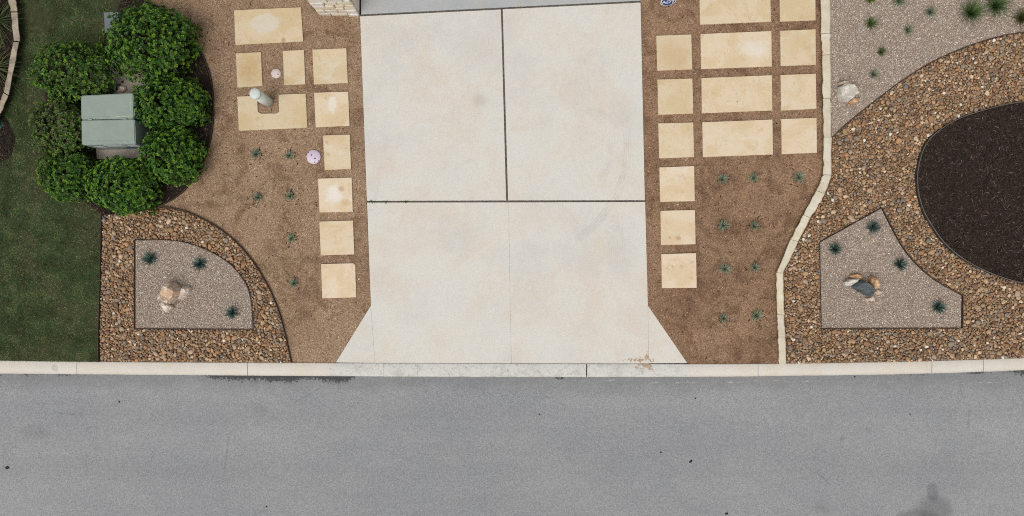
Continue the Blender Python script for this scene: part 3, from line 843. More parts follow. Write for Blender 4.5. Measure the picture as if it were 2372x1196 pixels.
chips([(1924, -60), (1924, 229)] + rg_curve[:-14] + [(2440, -60)], "grey pink gravel chips beside the straight limestone edging")

STRIP = np.array([(-1, -1, 0), (0, -1, 0.6), (1, -1, 0), (-1, 1, 0), (0, 1, 0.6), (1, 1, 0)], float)
STF = np.array([(0, 1, 4, 3), (1, 2, 5, 4)])
def bark(poly, z, label, dens=2600, light=0.055):
    n = int(poly_area(poly) * M1 * M1 * dens)
    q = sample_poly(poly, n, 3)
    n = len(q)
    L = rng.uniform(0.012, 0.045, n)
    scl = np.stack([rng.uniform(0.002, 0.0065, n), L, np.full(n, 0.006)], 1)
    p = PN(q, z); p[:, 2] = z + rng.uniform(0.002, 0.016, n)
    pal = np.array([C(*c)[:3] for c in ((63, 54, 48), (69, 58, 51), (57, 49, 45), (76, 63, 55), (65, 58, 53), (53, 46, 42))])
    c = pal[rng.integers(0, len(pal), n)] * rng.uniform(0.7, 1.3, (n, 1))
    w = rng.random(n) < light
    c[w] = np.array(C(132, 112, 94)[:3]) * rng.uniform(0.5, 1.1, (w.sum(), 1))
    V, F, CC = batch([STRIP + rng.normal(0, 0.15, STRIP.shape) for _ in range(8)], STF, p, scl, rot_mats(rng.uniform(0, 6.28, n), rng.normal(0, .25, n), rng.normal(0, .25, n)), c)
    tag(add("bark_mulch", mesh_np("bark_mulch", V, F, BARK, CC)), label, "mulch", kind='stuff')
bark(oval + [(2560, 668)], YARD + 0.045, "shredded dark bark in the oval bed", 3200)
bark(mulch_ring, YARD + 0.014, "shredded dark bark round the shrubs and cabinet", 2600)
bark(lpatch_poly, YARD + 0.016, "shredded dark bark round the green ribbed marker", 2200)
bark([p for p in lbed_poly if p[0] > -300][:-1] + [(-60, 290), (-60, -60)], YARD + 0.03, "shredded dark bark behind the curved limestone edging", 1800)

def turf():
    n = 150000
    q = sample_poly([p for p in lawn_poly], int(n * 2.4), 1.0)
    q = q[q[:, 0] > -70][:n]
    q = q[q[:, 1] > -60]
    for pl in (lpatch_poly, lbed_poly): q = q[~inside(q, pl)]
    d = np.array([mnoise.fractal((x * 0.012, y * 0.012, 1.7), 1.0, 2.0, 4) for x, y in q])
    thin = np.clip((d - 0.05) * 2.2, 0, 0.75)
    top = np.clip((330 - q[:, 1]) / 400, 0, 1) * 0.25
    keep = rng.random(len(q)) > thin + top
    q, d = q[keep], d[keep]
    n = len(q)
    L = rng.uniform(0.025, 0.06, n); w = rng.uniform(0.0022, 0.0042, n)
    th = rng.uniform(0, 6.28, n); el = rng.uniform(0.15, 0.9, n)
    p = PN(q, YARD); p[:, 2] = YARD + 0.004
    dirv = np.stack([np.cos(th) * np.cos(el), np.sin(th) * np.cos(el), np.sin(el) * 0.8], 1)
    side = np.stack([-np.sin(th), np.cos(th), rng.normal(0, 0.2, n)], 1) * w[:, None]
    tip = p + dirv * L[:, None]
    V = np.stack([p - side, p + side, tip], 1).reshape(-1, 3)
    F = np.arange(n * 3).reshape(-1, 3)
    pal = np.array([C(*c)[:3] for c in ((70, 98, 54), (80, 106, 60), (60, 88, 50), (94, 116, 70), (72, 102, 56))])
    c = pal[rng.integers(0, len(pal), n)] * rng.uniform(0.75, 1.25, (n, 1))
    d2 = np.array([mnoise.fractal((x * 0.03, y * 0.03, 5.2), 1.0, 2.0, 4) for x, y in q])
    c *= (1.0 + 0.75 * np.clip(d2, -0.6, 0.7))[:, None]
    c = c * np.array((1.0, 0.97, 1.02))
    dry = rng.random(n) < np.clip(0.08 + np.clip(d, 0, 0.6) * 0.5 + np.clip(d2 - 0.1, 0, 0.6) * 0.35, 0, 0.6)
    c[dry] = np.array(C(176, 164, 116)[:3]) * rng.uniform(0.5, 1.1, (dry.sum(), 1))
    tag(add("grass", mesh_np("grass", V, F, BLADE, np.repeat(c, 3, 0))), "short dark green turf with straw flecks between kerb and shrubs", "grass", kind='stuff')
turf()

def scatter_pebbles(poly, n, label, holes=()):
    q = sample_poly(poly, n, 4, holes)
    r = rng.uniform(0.004, 0.010, n) * (1 + (rng.random(n) < 0.06) * 0.8)
    scl = np.stack([r * 1.2, r * 0.9, r * 0.7], 1)
    p = PN(q); p[:, 2] = YARD + r * 0.3
    pal = np.array([C(*c)[:3] for c in ((206, 188, 168), (186, 162, 138), (226, 216, 204), (112, 88, 68), (90, 70, 55), (160, 130, 104))])
    c = pal[rng.integers(0, len(pal), n)]
    V, F, CC = batch(OSH, OCF, p, scl, rot_mats(rng.uniform(0, 6.28, n), rng.normal(0, .4, n), rng.normal(0, .4, n)), c)
    tag(add("loose_pebbles", mesh_np("loose_pebbles", V, F, CHIP, CC)), label, "pebbles", kind='stuff')
dg_left = [(330, -40), (700, -40), (738, 36), (833, 37), (848, 466), (858, 706), (777, 838), (678, 838)] + lrock_curve[::-1] + ring_curve[::-1][4:]
dg_right = [(1486, 4), (1900, -40)] + wall_left[1:] + [(1594, 841), (1503, 707), (1496, 466)]

# ------------------------------------------------------------------ limestone pavers
PAVERS = [
 ("large", [(542, 24), (697, 17), (702, 96), (545, 104)], "large tan paver with a white worn patch, below the stone pillar", 0.98),
 ("narrow", [(546, 124), (604, 121), (608, 199), (550, 203)], "narrow ochre paver between the large tan paver and the pale green post", 0.93),
 ("narrow", [(655, 118), (704, 116), (707, 195), (658, 197.5)], "narrow tan paver beside the small pink round cap", 0.99),
 ("square", [(723.5, 115), (802, 112), (805.5, 192), (727, 195.5)], "square paver of the driveway row closest to the stone pillar", 0.98),
 ("notched", [(549.5, 224), (595, 222), (597, 259), (605, 263.5), (640, 263), (646.5, 259), (645, 219.5), (708, 217), (711.5, 296), (553, 303)], "notched tan paver cut out round the pale green post", 0.97),
 ("square", [(727.5, 215), (806.5, 212.5), (809.5, 291.5), (731, 295)], "square paver beside the notched paver, in the driveway row", 1.05),
 ("narrow", [(748, 314), (810, 312), (813, 391.5), (752, 394)], "narrower paver in the driveway row beside the lilac round lid", 1.02),
 ("square", [(736.5, 414), (814.5, 411.5), (817, 490.5), (740, 492.5)], "square paver with a white stain beside the driveway cross joint", 1.07),
 ("square", [(739.5, 513.5), (817.5, 511), (820.5, 589.5), (743, 592)], "square paver just above the clipped-corner paver, beside the driveway", 1.05),
 ("square", [(743.5, 612), (818, 610), (822.5, 614), (825, 689), (746.5, 691.5)], "cream square paver with a clipped corner ending its row near the kerb", 1.1),
 ("square", [(1520.5, 83), (1601.5, 80), (1603.5, 160.5), (1522.5, 164)], "square tan paver at the sign end of the row along the driveway", 0.97),
 ("square", [(1523, 184.5), (1604, 182), (1606, 263), (1525, 266)], "square paver second from the blue sign in the driveway row", 1.0),
 ("square", [(1525, 286), (1606, 284), (1608, 364), (1527, 367)], "square paver third from the blue sign in the driveway row", 1.03),
 ("square", [(1527.5, 388), (1608, 385), (1609.5, 466), (1529.5, 468)], "cream square paver ending level with the driveway cross joint, edging side", 1.08),
 ("square", [(1530, 488.5), (1610, 486.5), (1611.5, 566), (1531.5, 568)], "cream square paver with two round brown footmarks", 1.07),
 ("square", [(1532, 589), (1612.5, 586.5), (1614, 667), (1533.5, 668)], "cream square paver with scattered prints, last before the kerb flare", 1.09),
 ("large", [(1620, -24), (1784, -31), (1786, 50), (1622, 57)], "large rectangular paver nearest the blue yard sign", 1.02),
 ("large", [(1623, 79), (1787, 72), (1788, 154), (1624.5, 160)], "large rectangular paver with pale wash, second from the house end", 1.06),
 ("large", [(1625, 181), (1788, 174.5), (1789, 256), (1626, 262.5)], "large rectangular paver third from the house end, one small brown chip", 1.05),
 ("large", [(1627, 283.5), (1789.5, 277), (1790.5, 358), (1628.5, 364)], "large rectangular paver nearest the three-plant granite row", 1.06),
 ("square", [(1806, -30), (1888.5, -33), (1889.5, 47), (1807, 50)], "square paver at the house end beside the limestone edging", 1.0),
 ("square", [(1807.5, 71.5), (1889.5, 68), (1890, 150), (1808.5, 153)], "square paver with a hairline crack beside the limestone edging", 1.0),
 ("square", [(1808.5, 174), (1890, 171), (1891.5, 252), (1810, 256)], "square paver beside limestone edging, next to the cracked one", 1.04),
 ("square", [(1810, 276), (1891.5, 273), (1892.5, 354), (1811, 357)], "square paver beside limestone edging, closest to the blue-green plants", 1.06),
]
for kind, q, label, tone in PAVERS:
    o = slab("paver", q, YARD + 0.026, YARD - 0.03, LIME, None, 0.004)
    o.color = (tone, tone * (0.985 + 0.03 * (tone - 0.95)), tone * (0.93 + 0.7 * (tone - 0.95)), 1)
    tag(o, label, "paver", "limestone pavers set in granite")
PAV = [p[1] for p in PAVERS]
scatter_pebbles(dg_left, 900, "loose pale pebbles on the tan granite", PAV[:10])
scatter_pebbles(dg_right, 700, "loose pale pebbles on the brown granite", PAV[10:])

# ------------------------------------------------------------------ limestone edging: straight blocks on the right, weathered curve on the left
def edging(name, L, R, zt, zb, mat, label, wobble=1.2, sub=7, gap=0.8):
    pts = [P((a[0] + b[0]) / 2, (a[1] + b[1]) / 2, zb) for a, b in zip(L, R)]
    root = empty(name, pts[len(pts) // 2], label, "edging")
    for i in range(len(L) - 1):
        l0, l1, r0, r1 = (np.array(v, float) for v in (L[i], L[i + 1], R[i], R[i + 1]))
        ln = np.linalg.norm(l1 - l0); t0 = gap / 2 / ln
        ztop = zt + random.uniform(-0.008, 0.008)
        V = []
        for j in range(sub + 1):
            t = t0 + (1 - 2 * t0) * j / sub
            a, b = l0 + (l1 - l0) * t, r0 + (r1 - r0) * t
            wl, wr = random.uniform(-wobble, wobble), random.uniform(-wobble, wobble)
            dv = (b - a) / np.linalg.norm(b - a)
            a = a + dv * wl; b = b + dv * wr
            ch = 0.1
            dz = [random.uniform(-0.004, 0.004) for _ in range(4)]
            V += [P(*a, zb), P(*a, ztop - 0.012 + dz[0]), P(*(a + (b - a) * ch), ztop + dz[1]), P(*(a + (b - a) * (1 - ch)), ztop + dz[2]), P(*b, ztop - 0.015 + dz[3]), P(*(b + dv * random.uniform(-0.3, 0.8)), zb)]
        k = 6
        F = [(s * k + c, s * k + c + 1, (s + 1) * k + c + 1, (s + 1) * k + c) for s in range(sub) for c in range(k - 1)]
        F += [tuple(range(k)), tuple(range(sub * k + k - 1, sub * k - 1, -1))]
        V, c = recentre(V)
        me = mesh_py("block", V, F, mat); fix_normals(me)
        o = add("block", me, root, tuple(np.array(c) - np.array(root.location)))
        v = random.uniform(0.94, 1.06)
        o.color = (v, v * random.uniform(0.98, 1.01), v * random.uniform(0.93, 1.02), 1)
    return root
edging("limestone_edging", wall_left[0:], wall_right[0:], YARD + 0.10, YARD - 0.05, BLOCK, "cream chopped limestone edging bending between brown granite and river stones")
edging("limestone_edging", [(10, -70), (16, -14), (25.5, 28), (31, 96), (9, 215), (-14, 262), (-60, 300)], [(27, -70), (33, -14), (41.5, 28), (46, 97), (20, 222), (2, 266), (-48, 312)], YARD + 0.16, YARD - 0.02, BLOCK_W, "weathered grey limestone edging curving between lawn and ornamental grasses", 1.3, 6, 2.5)

# ------------------------------------------------------------------ stone pillar at the driveway's upper corner
def pillar():
    x0, y0, _ = P(739, 37, YARD); x1, _, _ = P(834, 33, YARD)
    x1 -= 0.01
    yb = y0 + 0.62; Htop = 1.30; zb = YARD - 0.02
    root = empty("stone_pillar", ((x0 + x1) / 2, (y0 + yb) / 2, zb), "square cream limestone pillar at the upper corner of the driveway", "pillar")
    rl = np.array(root.location)
    def box(name, a, b, mat, jit=0.0, bev=0.012):
        V = [(x, y, z) for z in (a[2], b[2]) for y in (a[1], b[1]) for x in (a[0], b[0])]
        V = np.array(V) + np.random.default_rng(int(abs(a[0] * 1000 + a[2] * 977 + a[1] * 131))).uniform(-jit, jit, (8, 3))
        V, c = recentre(V)
        me = mesh_py(name, V, [(0, 1, 3, 2), (4, 6, 7, 5), (0, 4, 5, 1), (2, 3, 7, 6), (0, 2, 6, 4), (1, 5, 7, 3)], mat)
        bm = bmesh.new(); bm.from_mesh(me); bmesh.ops.recalc_face_normals(bm, faces=bm.faces)
        if bev: bmesh.ops.bevel(bm, geom=list(bm.edges), offset=bev, segments=1, affect='EDGES')
        bm.to_mesh(me); bm.free()
        return add(name, me, root, tuple(np.array(c) - rl))
    d = 0.035
    box("mortar_core", (x0 + d, y0 + d, zb), (x1 - d, yb - d, Htop), MORTAR, 0, 0)
    z = zb; row = 0
    rr = random.Random(4)
    while z < Htop - 0.04:
        h = rr.choice((0.09, 0.12, 0.15, 0.17)); h = min(h, Htop - z)
        # front and back faces, then the two sides
        for face in range(4):
            lo, hi = (x0, x1) if face < 2 else (y0 + 0.06, yb - 0.06)
            cuts = [lo]
            while cuts[-1] < hi - 0.12:
                cuts.append(min(hi, cuts[-1] + rr.uniform(0.16, 0.36)))
            if hi - cuts[-1] > 0: cuts[-1] = hi
            for a, b in zip(cuts[:-1], cuts[1:]):
                pr = rr.uniform(-0.008, 0.012); gp = 0.006
                if face == 0: s = box("stone_block", (a + gp, y0 - pr, z + gp), (b - gp, y0 + 0.055, z + h - gp), PILLAR, 0.006)
                elif face == 1: s = box("stone_block", (a + gp, yb - 0.055, z + gp), (b - gp, yb + pr, z + h - gp), PILLAR, 0.006)
                elif face == 2: s = box("stone_block", (x0 - pr, a + gp, z + gp), (x0 + 0.055, b - gp, z + h - gp), PILLAR, 0.006)
                else: s = box("stone_block", (x1 - 0.055, a + gp, z + gp), (x1 + min(pr, 0.004), b - gp, z + h - gp), PILLAR, 0.006)
                s.color = rr.choice(((1, 1, 1, 1), (0.98, 0.93, 0.83, 1), (1.06, 1.06, 1.06, 1), (0.95, 0.93, 0.93, 1), (0.98, 0.93, 0.84, 1)))
        z += h; row += 1
    box("cap_stone", (x0 - 0.05, y0 - 0.04, Htop), (x1 + 0.03, yb + 0.05, Htop + 0.08), PILLAR, 0.004)
pillar()

# ------------------------------------------------------------------ electrical cabinet on its pad
def lathe(name, prof, mat, n=32, smooth=True):
    V = []; F = []
    for r, z in prof:
        V += [(r * math.cos(2 * math.pi * i / n), r * math.sin(2 * math.pi * i / n), z) for i in range(n)]
    for j in range(len(prof) - 1):
        F += [(j * n + i, j * n + (i + 1) % n, (j + 1) * n + (i + 1) % n, (j + 1) * n + i) for i in range(n)]
    F += [tuple(range(n - 1, -1, -1)), tuple((len(prof) - 1) * n + i for i in range(n))]
    me = mesh_py(name, V, F, mat)
    me.polygons.foreach_set('use_smooth', [smooth and len(p.vertices) == 4 for p in me.polygons])
    return me

pad = slab("concrete_pad", [(205, 140), (338, 138), (344, 366), (224, 369)], YARD + 0.05, YARD - 0.05, PADCON, None, 0.01)
tag(pad, "grey concrete pad under the green electrical cabinet", "concrete pad")

def cabinet():
    zt, zb, zs = YARD + 0.57, YARD + 0.05, YARD + 0.05
    bl, br = np.array(P(186.5, 221.5, zt)), np.array(P(309, 215.5, zt))
    fl, fr = np.array(P(188.5, 336, zt)), np.array(P(313.5, 334, zt))
    root = empty("electrical_cabinet", tuple((bl + br + fl + fr) / 4 * np.array((1, 1, 0)) + np.array((0, 0, zb))), "pale green steel electrical cabinet surrounded by green shrubs", "electrical cabinet")
    rl = np.array(root.location)
    ml, mr = bl + (fl - bl) * 0.492, br + (fr - br) * 0.505
    def solid(name, quad, z0, z1, mat, bev, inset=0.0):
        q = [np.array(v) for v in quad]; c = sum(q) / 4
        V = []
        for z in (z0, z1):
            for v in q:
                w = v + (c - v) * inset; V.append((w[0], w[1], z))
        V, cc = recentre(V)
        me = mesh_py(name, V, [(3, 2, 1, 0), (4, 5, 6, 7), (0, 1, 5, 4), (1, 2, 6, 5), (2, 3, 7, 6), (3, 0, 4, 7)], mat)
        bm = bmesh.new(); bm.from_mesh(me); bmesh.ops.recalc_face_normals(bm, faces=bm.faces)
        if bev: bmesh.ops.bevel(bm, geom=list(bm.edges), offset=bev, segments=3, affect='EDGES')
        bm.to_mesh(me); bm.free()
        me.polygons.foreach_set('use_smooth', [False] * len(me.polygons))
        return add(name, me, root, tuple(np.array(cc) - rl))
    e = (fl - bl) / np.linalg.norm(fl - bl) * 0.006
    solid("tank", [bl, br, mr - e, ml - e], zb, zt, GREENBOX, 0.016)
    solid("hood", [ml + e, mr + e, fr, fl], zb, zt - 0.003, GREENBOX, 0.014)
    solid("gasket", [bl, br, fr, fl], zb + 0.01, zt - 0.02, SEAM, 0, 0.03)  # dark core showing in the gap between tank and hood
    # raised lip on the tank lid, worn bare in one corner
    w = (br - bl) / np.linalg.norm(br - bl); dn = (mr - br) / np.linalg.norm(mr - br)
    def strip(name, a, b, wd, z, h, mat):
        a, b = np.array(a), np.array(b); d = (b - a); d = d / np.linalg.norm(d); nn = np.array((-d[1], d[0], 0)) * wd / 2
        return solid(name, [a + nn, b + nn, b - nn, a - nn], z, z + h, mat, wd * 0.2)
    i = 0.05
    strip("lid_rib", br - w * i + dn * 0.04, mr - w * i - dn * 0.05, 0.010, zt - 0.002, 0.006, GREENEDGE)
    strip("lid_rib", mr - w * i - dn * 0.05, mr - w * 0.32 - dn * 0.05, 0.012, zt - 0.002, 0.006, GREENEDGE)
    strip("lid_rib", ml + w * 0.06 - dn * 0.05, mr - w * 0.40 - dn * 0.05, 0.010, zt - 0.002, 0.005, GREENBOX)
    strip("hood_rib", fl + w * 0.14 - dn * 0.055, fr - w * 0.12 - dn * 0.055, 0.012, zt - 0.005, 0.006, GREENBOX)
    for s in (0.17, 0.82):
        a = ml + (mr - ml) * s
        strip("hinge", a - w * 0.035 - dn * 0.002, a + w * 0.035 - dn * 0.002, 0.022, zt - 0.003, 0.010, GREENBOX)
    # stickers on the street face
    nf = np.array((w[1], -w[0], 0))
    for s0, s1, z0, z1, mt in ((0.36, 0.72, 0.30, 0.46, LABELW), (0.62, 0.80, 0.12, 0.26, LABELB), (0.78, 0.96, 0.28, 0.44, LABELW), (0.12, 0.30, 0.22, 0.36, LABELW)):
        a, b = fl + (fr - fl) * s0, fl + (fr - fl) * s1
        V = [(*(a + nf * o)[:2], zb + z) for o in (-0.001, 0.003) for z in (z0, z1)] + [(*(b + nf * o)[:2], zb + z) for o in (-0.001, 0.003) for z in (z0, z1)]
        V, c = recentre(V)
        me = mesh_py("warning_sticker", V, [(0, 1, 3, 2), (4, 6, 7, 5), (0, 4, 5, 1), (2, 3, 7, 6), (0, 2, 6, 4), (1, 5, 7, 3)], mt); fix_normals(me)
        add("warning_sticker", me, root, tuple(np.array(c) - rl))
    a = fl + (fr - fl) * 0.86 + nf * 0.001
    lk = lathe("padlock", [(0.02, 0), (0.024, 0.012), (0.02, 0.04)], STEEL, 12)
    add("padlock", lk, root, tuple(np.array((a[0], a[1], zb + 0.06)) - rl + nf * 0.02))
cabinet()

# ------------------------------------------------------------------ posts, caps, lids
def pipe_post():
    x, y, _ = P(623, 238, YARD)
    root = empty("pale_post", (x, y, YARD - 0.03), "pale green round utility post with a flat cap, standing in a notched paver", "post")
    r = 12.4 * (HC - 0.8) / FPX
    add("tube", lathe("tube", [(r * 0.97, 0), (r * 0.97, 0.66)], PVC, 40), root)
    add("cap", lathe("cap", [(r * 1.03, 0.0), (r * 1.03, 0.035), (r * 0.95, 0.047), (0.02, 0.052)], PVC, 40), root, (0, 0, 0.655))
pipe_post()

def round_lid(name, px, py, rp, mat, label, holes, notches=()):
    x, y, _ = P(px, py, YARD)
    root = empty(name, (x, y, YARD - 0.01), label, "lid")
    r = rp * M1
    add("lid", lathe("lid", [(r, 0), (r, 0.03), (r * 0.97, 0.036), (r * 0.2, 0.038)], mat, 40), root)
    for hx, hy, hr in holes:
        add("hole", lathe("hole", [(hr * M1, 0), (hr * M1, 0.003)], BLACK, 16), root, (hx * M1, hy * M1, 0.0373))
    for a in notches:
        o = add("lift_slot", lathe("lift_slot", [(1.0 * M1, 0), (1.0 * M1, 0.004)], BLACK, 10), root, (math.cos(a) * (r - 1.2 * M1), math.sin(a) * (r - 1.2 * M1), 0.0345))
        o.scale = (0.7, 1.8, 1); o.rotation_euler = (0, 0, a)
    if not notches:
        add("rim", lathe("rim", [(r * 1.09, 0), (r * 1.09, 0.028), (r * 1.0, 0.031)], mat, 40), root)
round_lid("drain_cleanout", 640, 171, 10.2, PINK, "small pinkish white round cap with one dark hole near the post", [(5.2, -2.2, 1.3)])
round_lid("valve_box", 727, 364, 16.3, LILAC, "lilac round lid with three dark holes beside a narrow paver", [(-4.3, 4.0, 1.6), (3.8, -3.7, 1.6), (3.0, -12.5, 1.2)], (math.radians(138), math.radians(-40)))

lid = slab("utility_box", [(240.5, 29), (274, 27.5), (276, 75.5), (242.5, 77)], YARD + 0.035, YARD - 0.03, LIDGREY, None, 0.008)
tag(lid, "grey rectangular utility box lid half hidden by a large shrub", "utility box")
mk = empty("ribbed_marker", P(-3, 288, YARD), "green ribbed plastic marker post in mulch at the lawn edge", "marker post")
pr = []
rr0 = 11 * M1
for i in range(5):
    z = 0.06 * i
    pr += [(rr0 * (1.0 - 0.02 * i), z), (rr0 * (1.0 - 0.02 * i), z + 0.04), (rr0 * 0.9, z + 0.045), (rr0 * 0.9, z + 0.058)]
pr += [(rr0 * 0.88, 0.30), (rr0 * 0.6, 0.33), (0.02, 0.34)]
add("ribbed_body", lathe("ribbed_body", pr, MARKER, 32), mk)
add("base_ring", lathe("base_ring", [(rr0 * 1.15, -0.02), (rr0 * 1.15, 0.02), (rr0, 0.025)], MARKER, 32), mk)

# blue yard sign on a stake
def yard_sign():
    zc = 0.42
    x, y, _ = P(1548.5, 3.0, zc)
    root = empty("yard_sign", (*P(1548.5, -4, YARD)[:2], YARD - 0.02), "blue eight-sided security yard sign with white rim and ADT lettering", "sign")
    rl = np.array(root.location)
    tilt = math.radians(90 - 14)
    def octo(r, d, name, mat, off):
        pts = [(r * 1.14 * math.cos(math.radians(22.5 + 45 * i)), r * math.sin(math.radians(22.5 + 45 * i))) for i in range(8)]
        V = [(a, b, -d) for a, b in pts] + [(a, b, d) for a, b in pts]
        F = [tuple(range(7, -1, -1)), tuple(range(8, 16))] + [(i, (i + 1) % 8, (i + 1) % 8 + 8, i + 8) for i in range(8)]
        o = add(name, mesh_py(name, V, F, mat), root)
        o.rotation_euler = (tilt, 0, math.radians(7))
        nrm = o.rotation_euler.to_matrix() @ Vector((0, 0, 1))
        o.location = Vector((x, y, zc)) - Vector(rl) + nrm * off
        return o, nrm
    octo(0.128, 0.004, "rim_plate", WHITE, 0.0)
    o, nrm = octo(0.113, 0.002, "face_plate", BLUE, 0.004)
    cu = bpy.data.curves.new("lettering", 'FONT')
    cu.body = "ADT"; cu.size = 0.115; cu.extrude = 0.001; cu.align_x = 'CENTER'; cu.align_y = 'CENTER'; cu.offset = 0.003
    tmp = bpy.data.objects.new("lettering", cu); COL.objects.link(tmp)
    dg = bpy.context.evaluated_depsgraph_get()
    me = bpy.data.meshes.new_from_object(tmp.evaluated_get(dg)); me.name = "lettering"
    bpy.data.objects.remove(tmp)
    me.materials.clear(); me.materials.append(WHITE)
    t = add("lettering", me, root); t.rotation_euler = (tilt, 0, math.radians(7))
    t.location = Vector(o.location) + nrm * 0.0035 + (t.rotation_euler.to_matrix() @ Vector((0, -0.015, 0)))
    st = lathe("stake", [(0.008, 0), (0.008, 0.42)], ALU, 10)
    add("stake", st, root, (0, -0.004 + y - rl[1] + 0.02, 0))
yard_sign()

# ------------------------------------------------------------------ boulders from their outlines
def mat_boulder(name, a, b, d, s=6.0):
    a, b, d = (tuple(min(0.8, v * 1.18) for v in q[:3]) + (1,) for q in (a, b, d))
    t = NT(name, 0.85, 0.25)
    c = t.mix(t.step(t.noise(s, 6, 0.65, dist=0.7), 0.42, 0.6), a, b)
    c = t.mix(t.m('MULTIPLY', t.step(t.noise(s * 2.2, 5, 0.7, vec=t.mapped(off=(3, 3, 3)), dist=0.6), 0.5, 0.58), 0.9), c, d)
    f = t.noise(38, 5, 0.7)
    c = t.mix(1.0, c, t.ramp(f, [(0.3, (0.78, 0.78, 0.78, 1)), (0.7, (1.1, 1.1, 1.1, 1))]), 'MULTIPLY')
    t.bump(f, 0.5, 0.012)
    return t.done(c)
B_ORANGE = mat_boulder("orange_boulder", C(200, 166, 132), C(186, 168, 148), C(224, 216, 204))
B_PINK = mat_boulder("pinkish_boulder", C(206, 186, 170), C(190, 166, 148), C(224, 214, 204))
B_WHITE = mat_boulder("white_boulder", C(232, 226, 214), C(214, 200, 184), C(180, 150, 128))
B_DARK = mat_boulder("slate_boulder", C(86, 94, 98), C(98, 106, 108), C(72, 74, 72), 4)
B_RUST = mat_boulder("rusty_boulder", C(204, 152, 104), C(184, 140, 100), C(222, 200, 168))
B_GREYW = mat_boulder("greywhite_boulder", C(208, 203, 196), C(196, 186, 172), C(228, 220, 206), 5)

def boulder(outline, sc, org, h, mat, label, z=GZ, lean=(0, 0), top=0.62, seed=1, group=None):
    pts = [(org[0] + x / sc, org[1] + y / sc) for x, y in outline]
    zm = z + h * 0.5
    W = np.array([P(a, b, zm)[:2] for a, b in pts])
    ar = 0.5 * np.sum(W[:, 0] * np.roll(W[:, 1], -1) - np.roll(W[:, 0], -1) * W[:, 1])
    if ar < 0: W = W[::-1]
    c = W.mean(0)
    r = random.Random(seed)
    n = len(W)
    rings = []
    ln = np.array(lean) * M1
    for f, zz, jit in ((0.97, -0.03, 0), (1.0, 0.28 * h, 0.0), (0.93, 0.68 * h, 0.006), (top, h, 0.01)):
        sh = ln * max(0, zz / h)
        rings.append([(*(c + (w - c) * f * (1 + r.uniform(-jit, jit) * 6) + sh), z + zz + r.uniform(-0.1, 0.1) * (h if 0 < zz else 0)) for w in W])
    V = [v for rg in rings for v in rg]
    F = [(k * n + i, k * n + (i + 1) % n, (k + 1) * n + (i + 1) % n, (k + 1) * n + i) for k in range(3) for i in range(n)]
    F += [tuple(range(n - 1, -1, -1)), tuple(3 * n + i for i in range(n))]
    V, cc = recentre(V)
    me = mesh_py("boulder", V, F, mat)
    bm = bmesh.new(); bm.from_mesh(me)
    bmesh.ops.recalc_face_normals(bm, faces=bm.faces)
    bmesh.ops.triangulate(bm, faces=bm.faces)
    bmesh.ops.subdivide_edges(bm, edges=list(bm.edges), cuts=2, use_grid_fill=True)
    bm.normal_update()
    for v in bm.verts:
        q = v.co * 9 + Vector((seed * 3.1, 0, 0))
        v.co += v.normal * (mnoise.noise(q) * 0.014 + mnoise.noise(q * 3) * 0.006)
    bm.to_mesh(me); bm.free()
    return tag(add("boulder", me, None, cc), label, "boulder", group)

s1, o1 = 10.875, (340, 630)
boulder([(505, 265), (640, 258), (690, 290), (860, 440), (850, 520), (800, 640), (700, 700), (640, 800), (520, 760), (430, 705), (320, 690), (330, 600), (390, 500), (440, 400)], s1, o1, 0.27, B_ORANGE, "large angular orange and white boulder in the quarter-round gravel bed", lean=(-3, -3), top=0.74, seed=3)
boulder([(930, 370), (1050, 380), (1110, 400), (1090, 500), (1000, 640), (900, 695), (790, 700), (830, 580), (870, 480)], s1, o1, 0.14, B_PINK, "pinkish grey slab-like boulder leaning beside the large orange one", lean=(-1, 1), top=0.6, seed=5)
boulder([(370, 740), (450, 740), (510, 800), (620, 850), (655, 900), (600, 970), (480, 1030), (430, 1000), (400, 920), (360, 860)], s1, o1, 0.12, B_WHITE, "small white boulder touching the large orange one", top=0.65, seed=8)
s2, o2 = 13.29, (1940, 620)
boulder([(205, 450), (330, 370), (450, 350), (640, 320), (690, 360), (600, 430), (480, 490), (400, 560), (300, 560), (215, 530)], s2, o2, 0.15, B_GREYW, "white elongated boulder against the dark slate one", top=0.6, seed=11)
boulder([(400, 230), (560, 185), (720, 210), (780, 290), (740, 350), (640, 330), (440, 330), (370, 290)], s2, o2, 0.09, B_RUST, "flat rusty orange boulder behind the white elongated one", top=0.7, seed=13)
boulder([(420, 560), (560, 440), (700, 390), (800, 390), (960, 500), (1080, 620), (1090, 720), (1010, 860), (940, 880), (800, 800), (600, 680)], s2, o2, 0.24, B_DARK, "dark blue-grey slate boulder in the wedge-shaped gravel bed", lean=(2, -2), top=0.8, seed=17)
boulder([(1010, 460), (1020, 330), (1060, 270), (1140, 290), (1240, 400), (1290, 540), (1280, 620), (1140, 690), (1090, 600)], s2, o2, 0.19, B_RUST, "upright rusty orange boulder with a pale top beside the slate one", top=0.6, seed=19)
boulder([(1110, 740), (1220, 660), (1330, 720), (1380, 780), (1280, 850), (1170, 820)], s2, o2, 0.06, B_ORANGE, "small tan stone at the foot of the upright rusty boulder", top=0.6, seed=23)
boulder([(820, 950), (960, 930), (1080, 870), (1140, 960), (1150, 1030), (1000, 1020), (880, 1020)], s2, o2, 0.06, B_PINK, "small pink stone in front of the dark slate boulder", top=0.6, seed=29)
s3, o3 = 4.6, (1900, 0)
boulder([(200, 930), (260, 882), (330, 898), (385, 950), (386, 1010), (330, 1050), (300, 1085), (230, 1060), (205, 1000)], s3, o3, 0.25, B_GREYW, "rounded white boulder in the broad gravel beside the limestone edging", lean=(1, -1), top=0.78, seed=31)
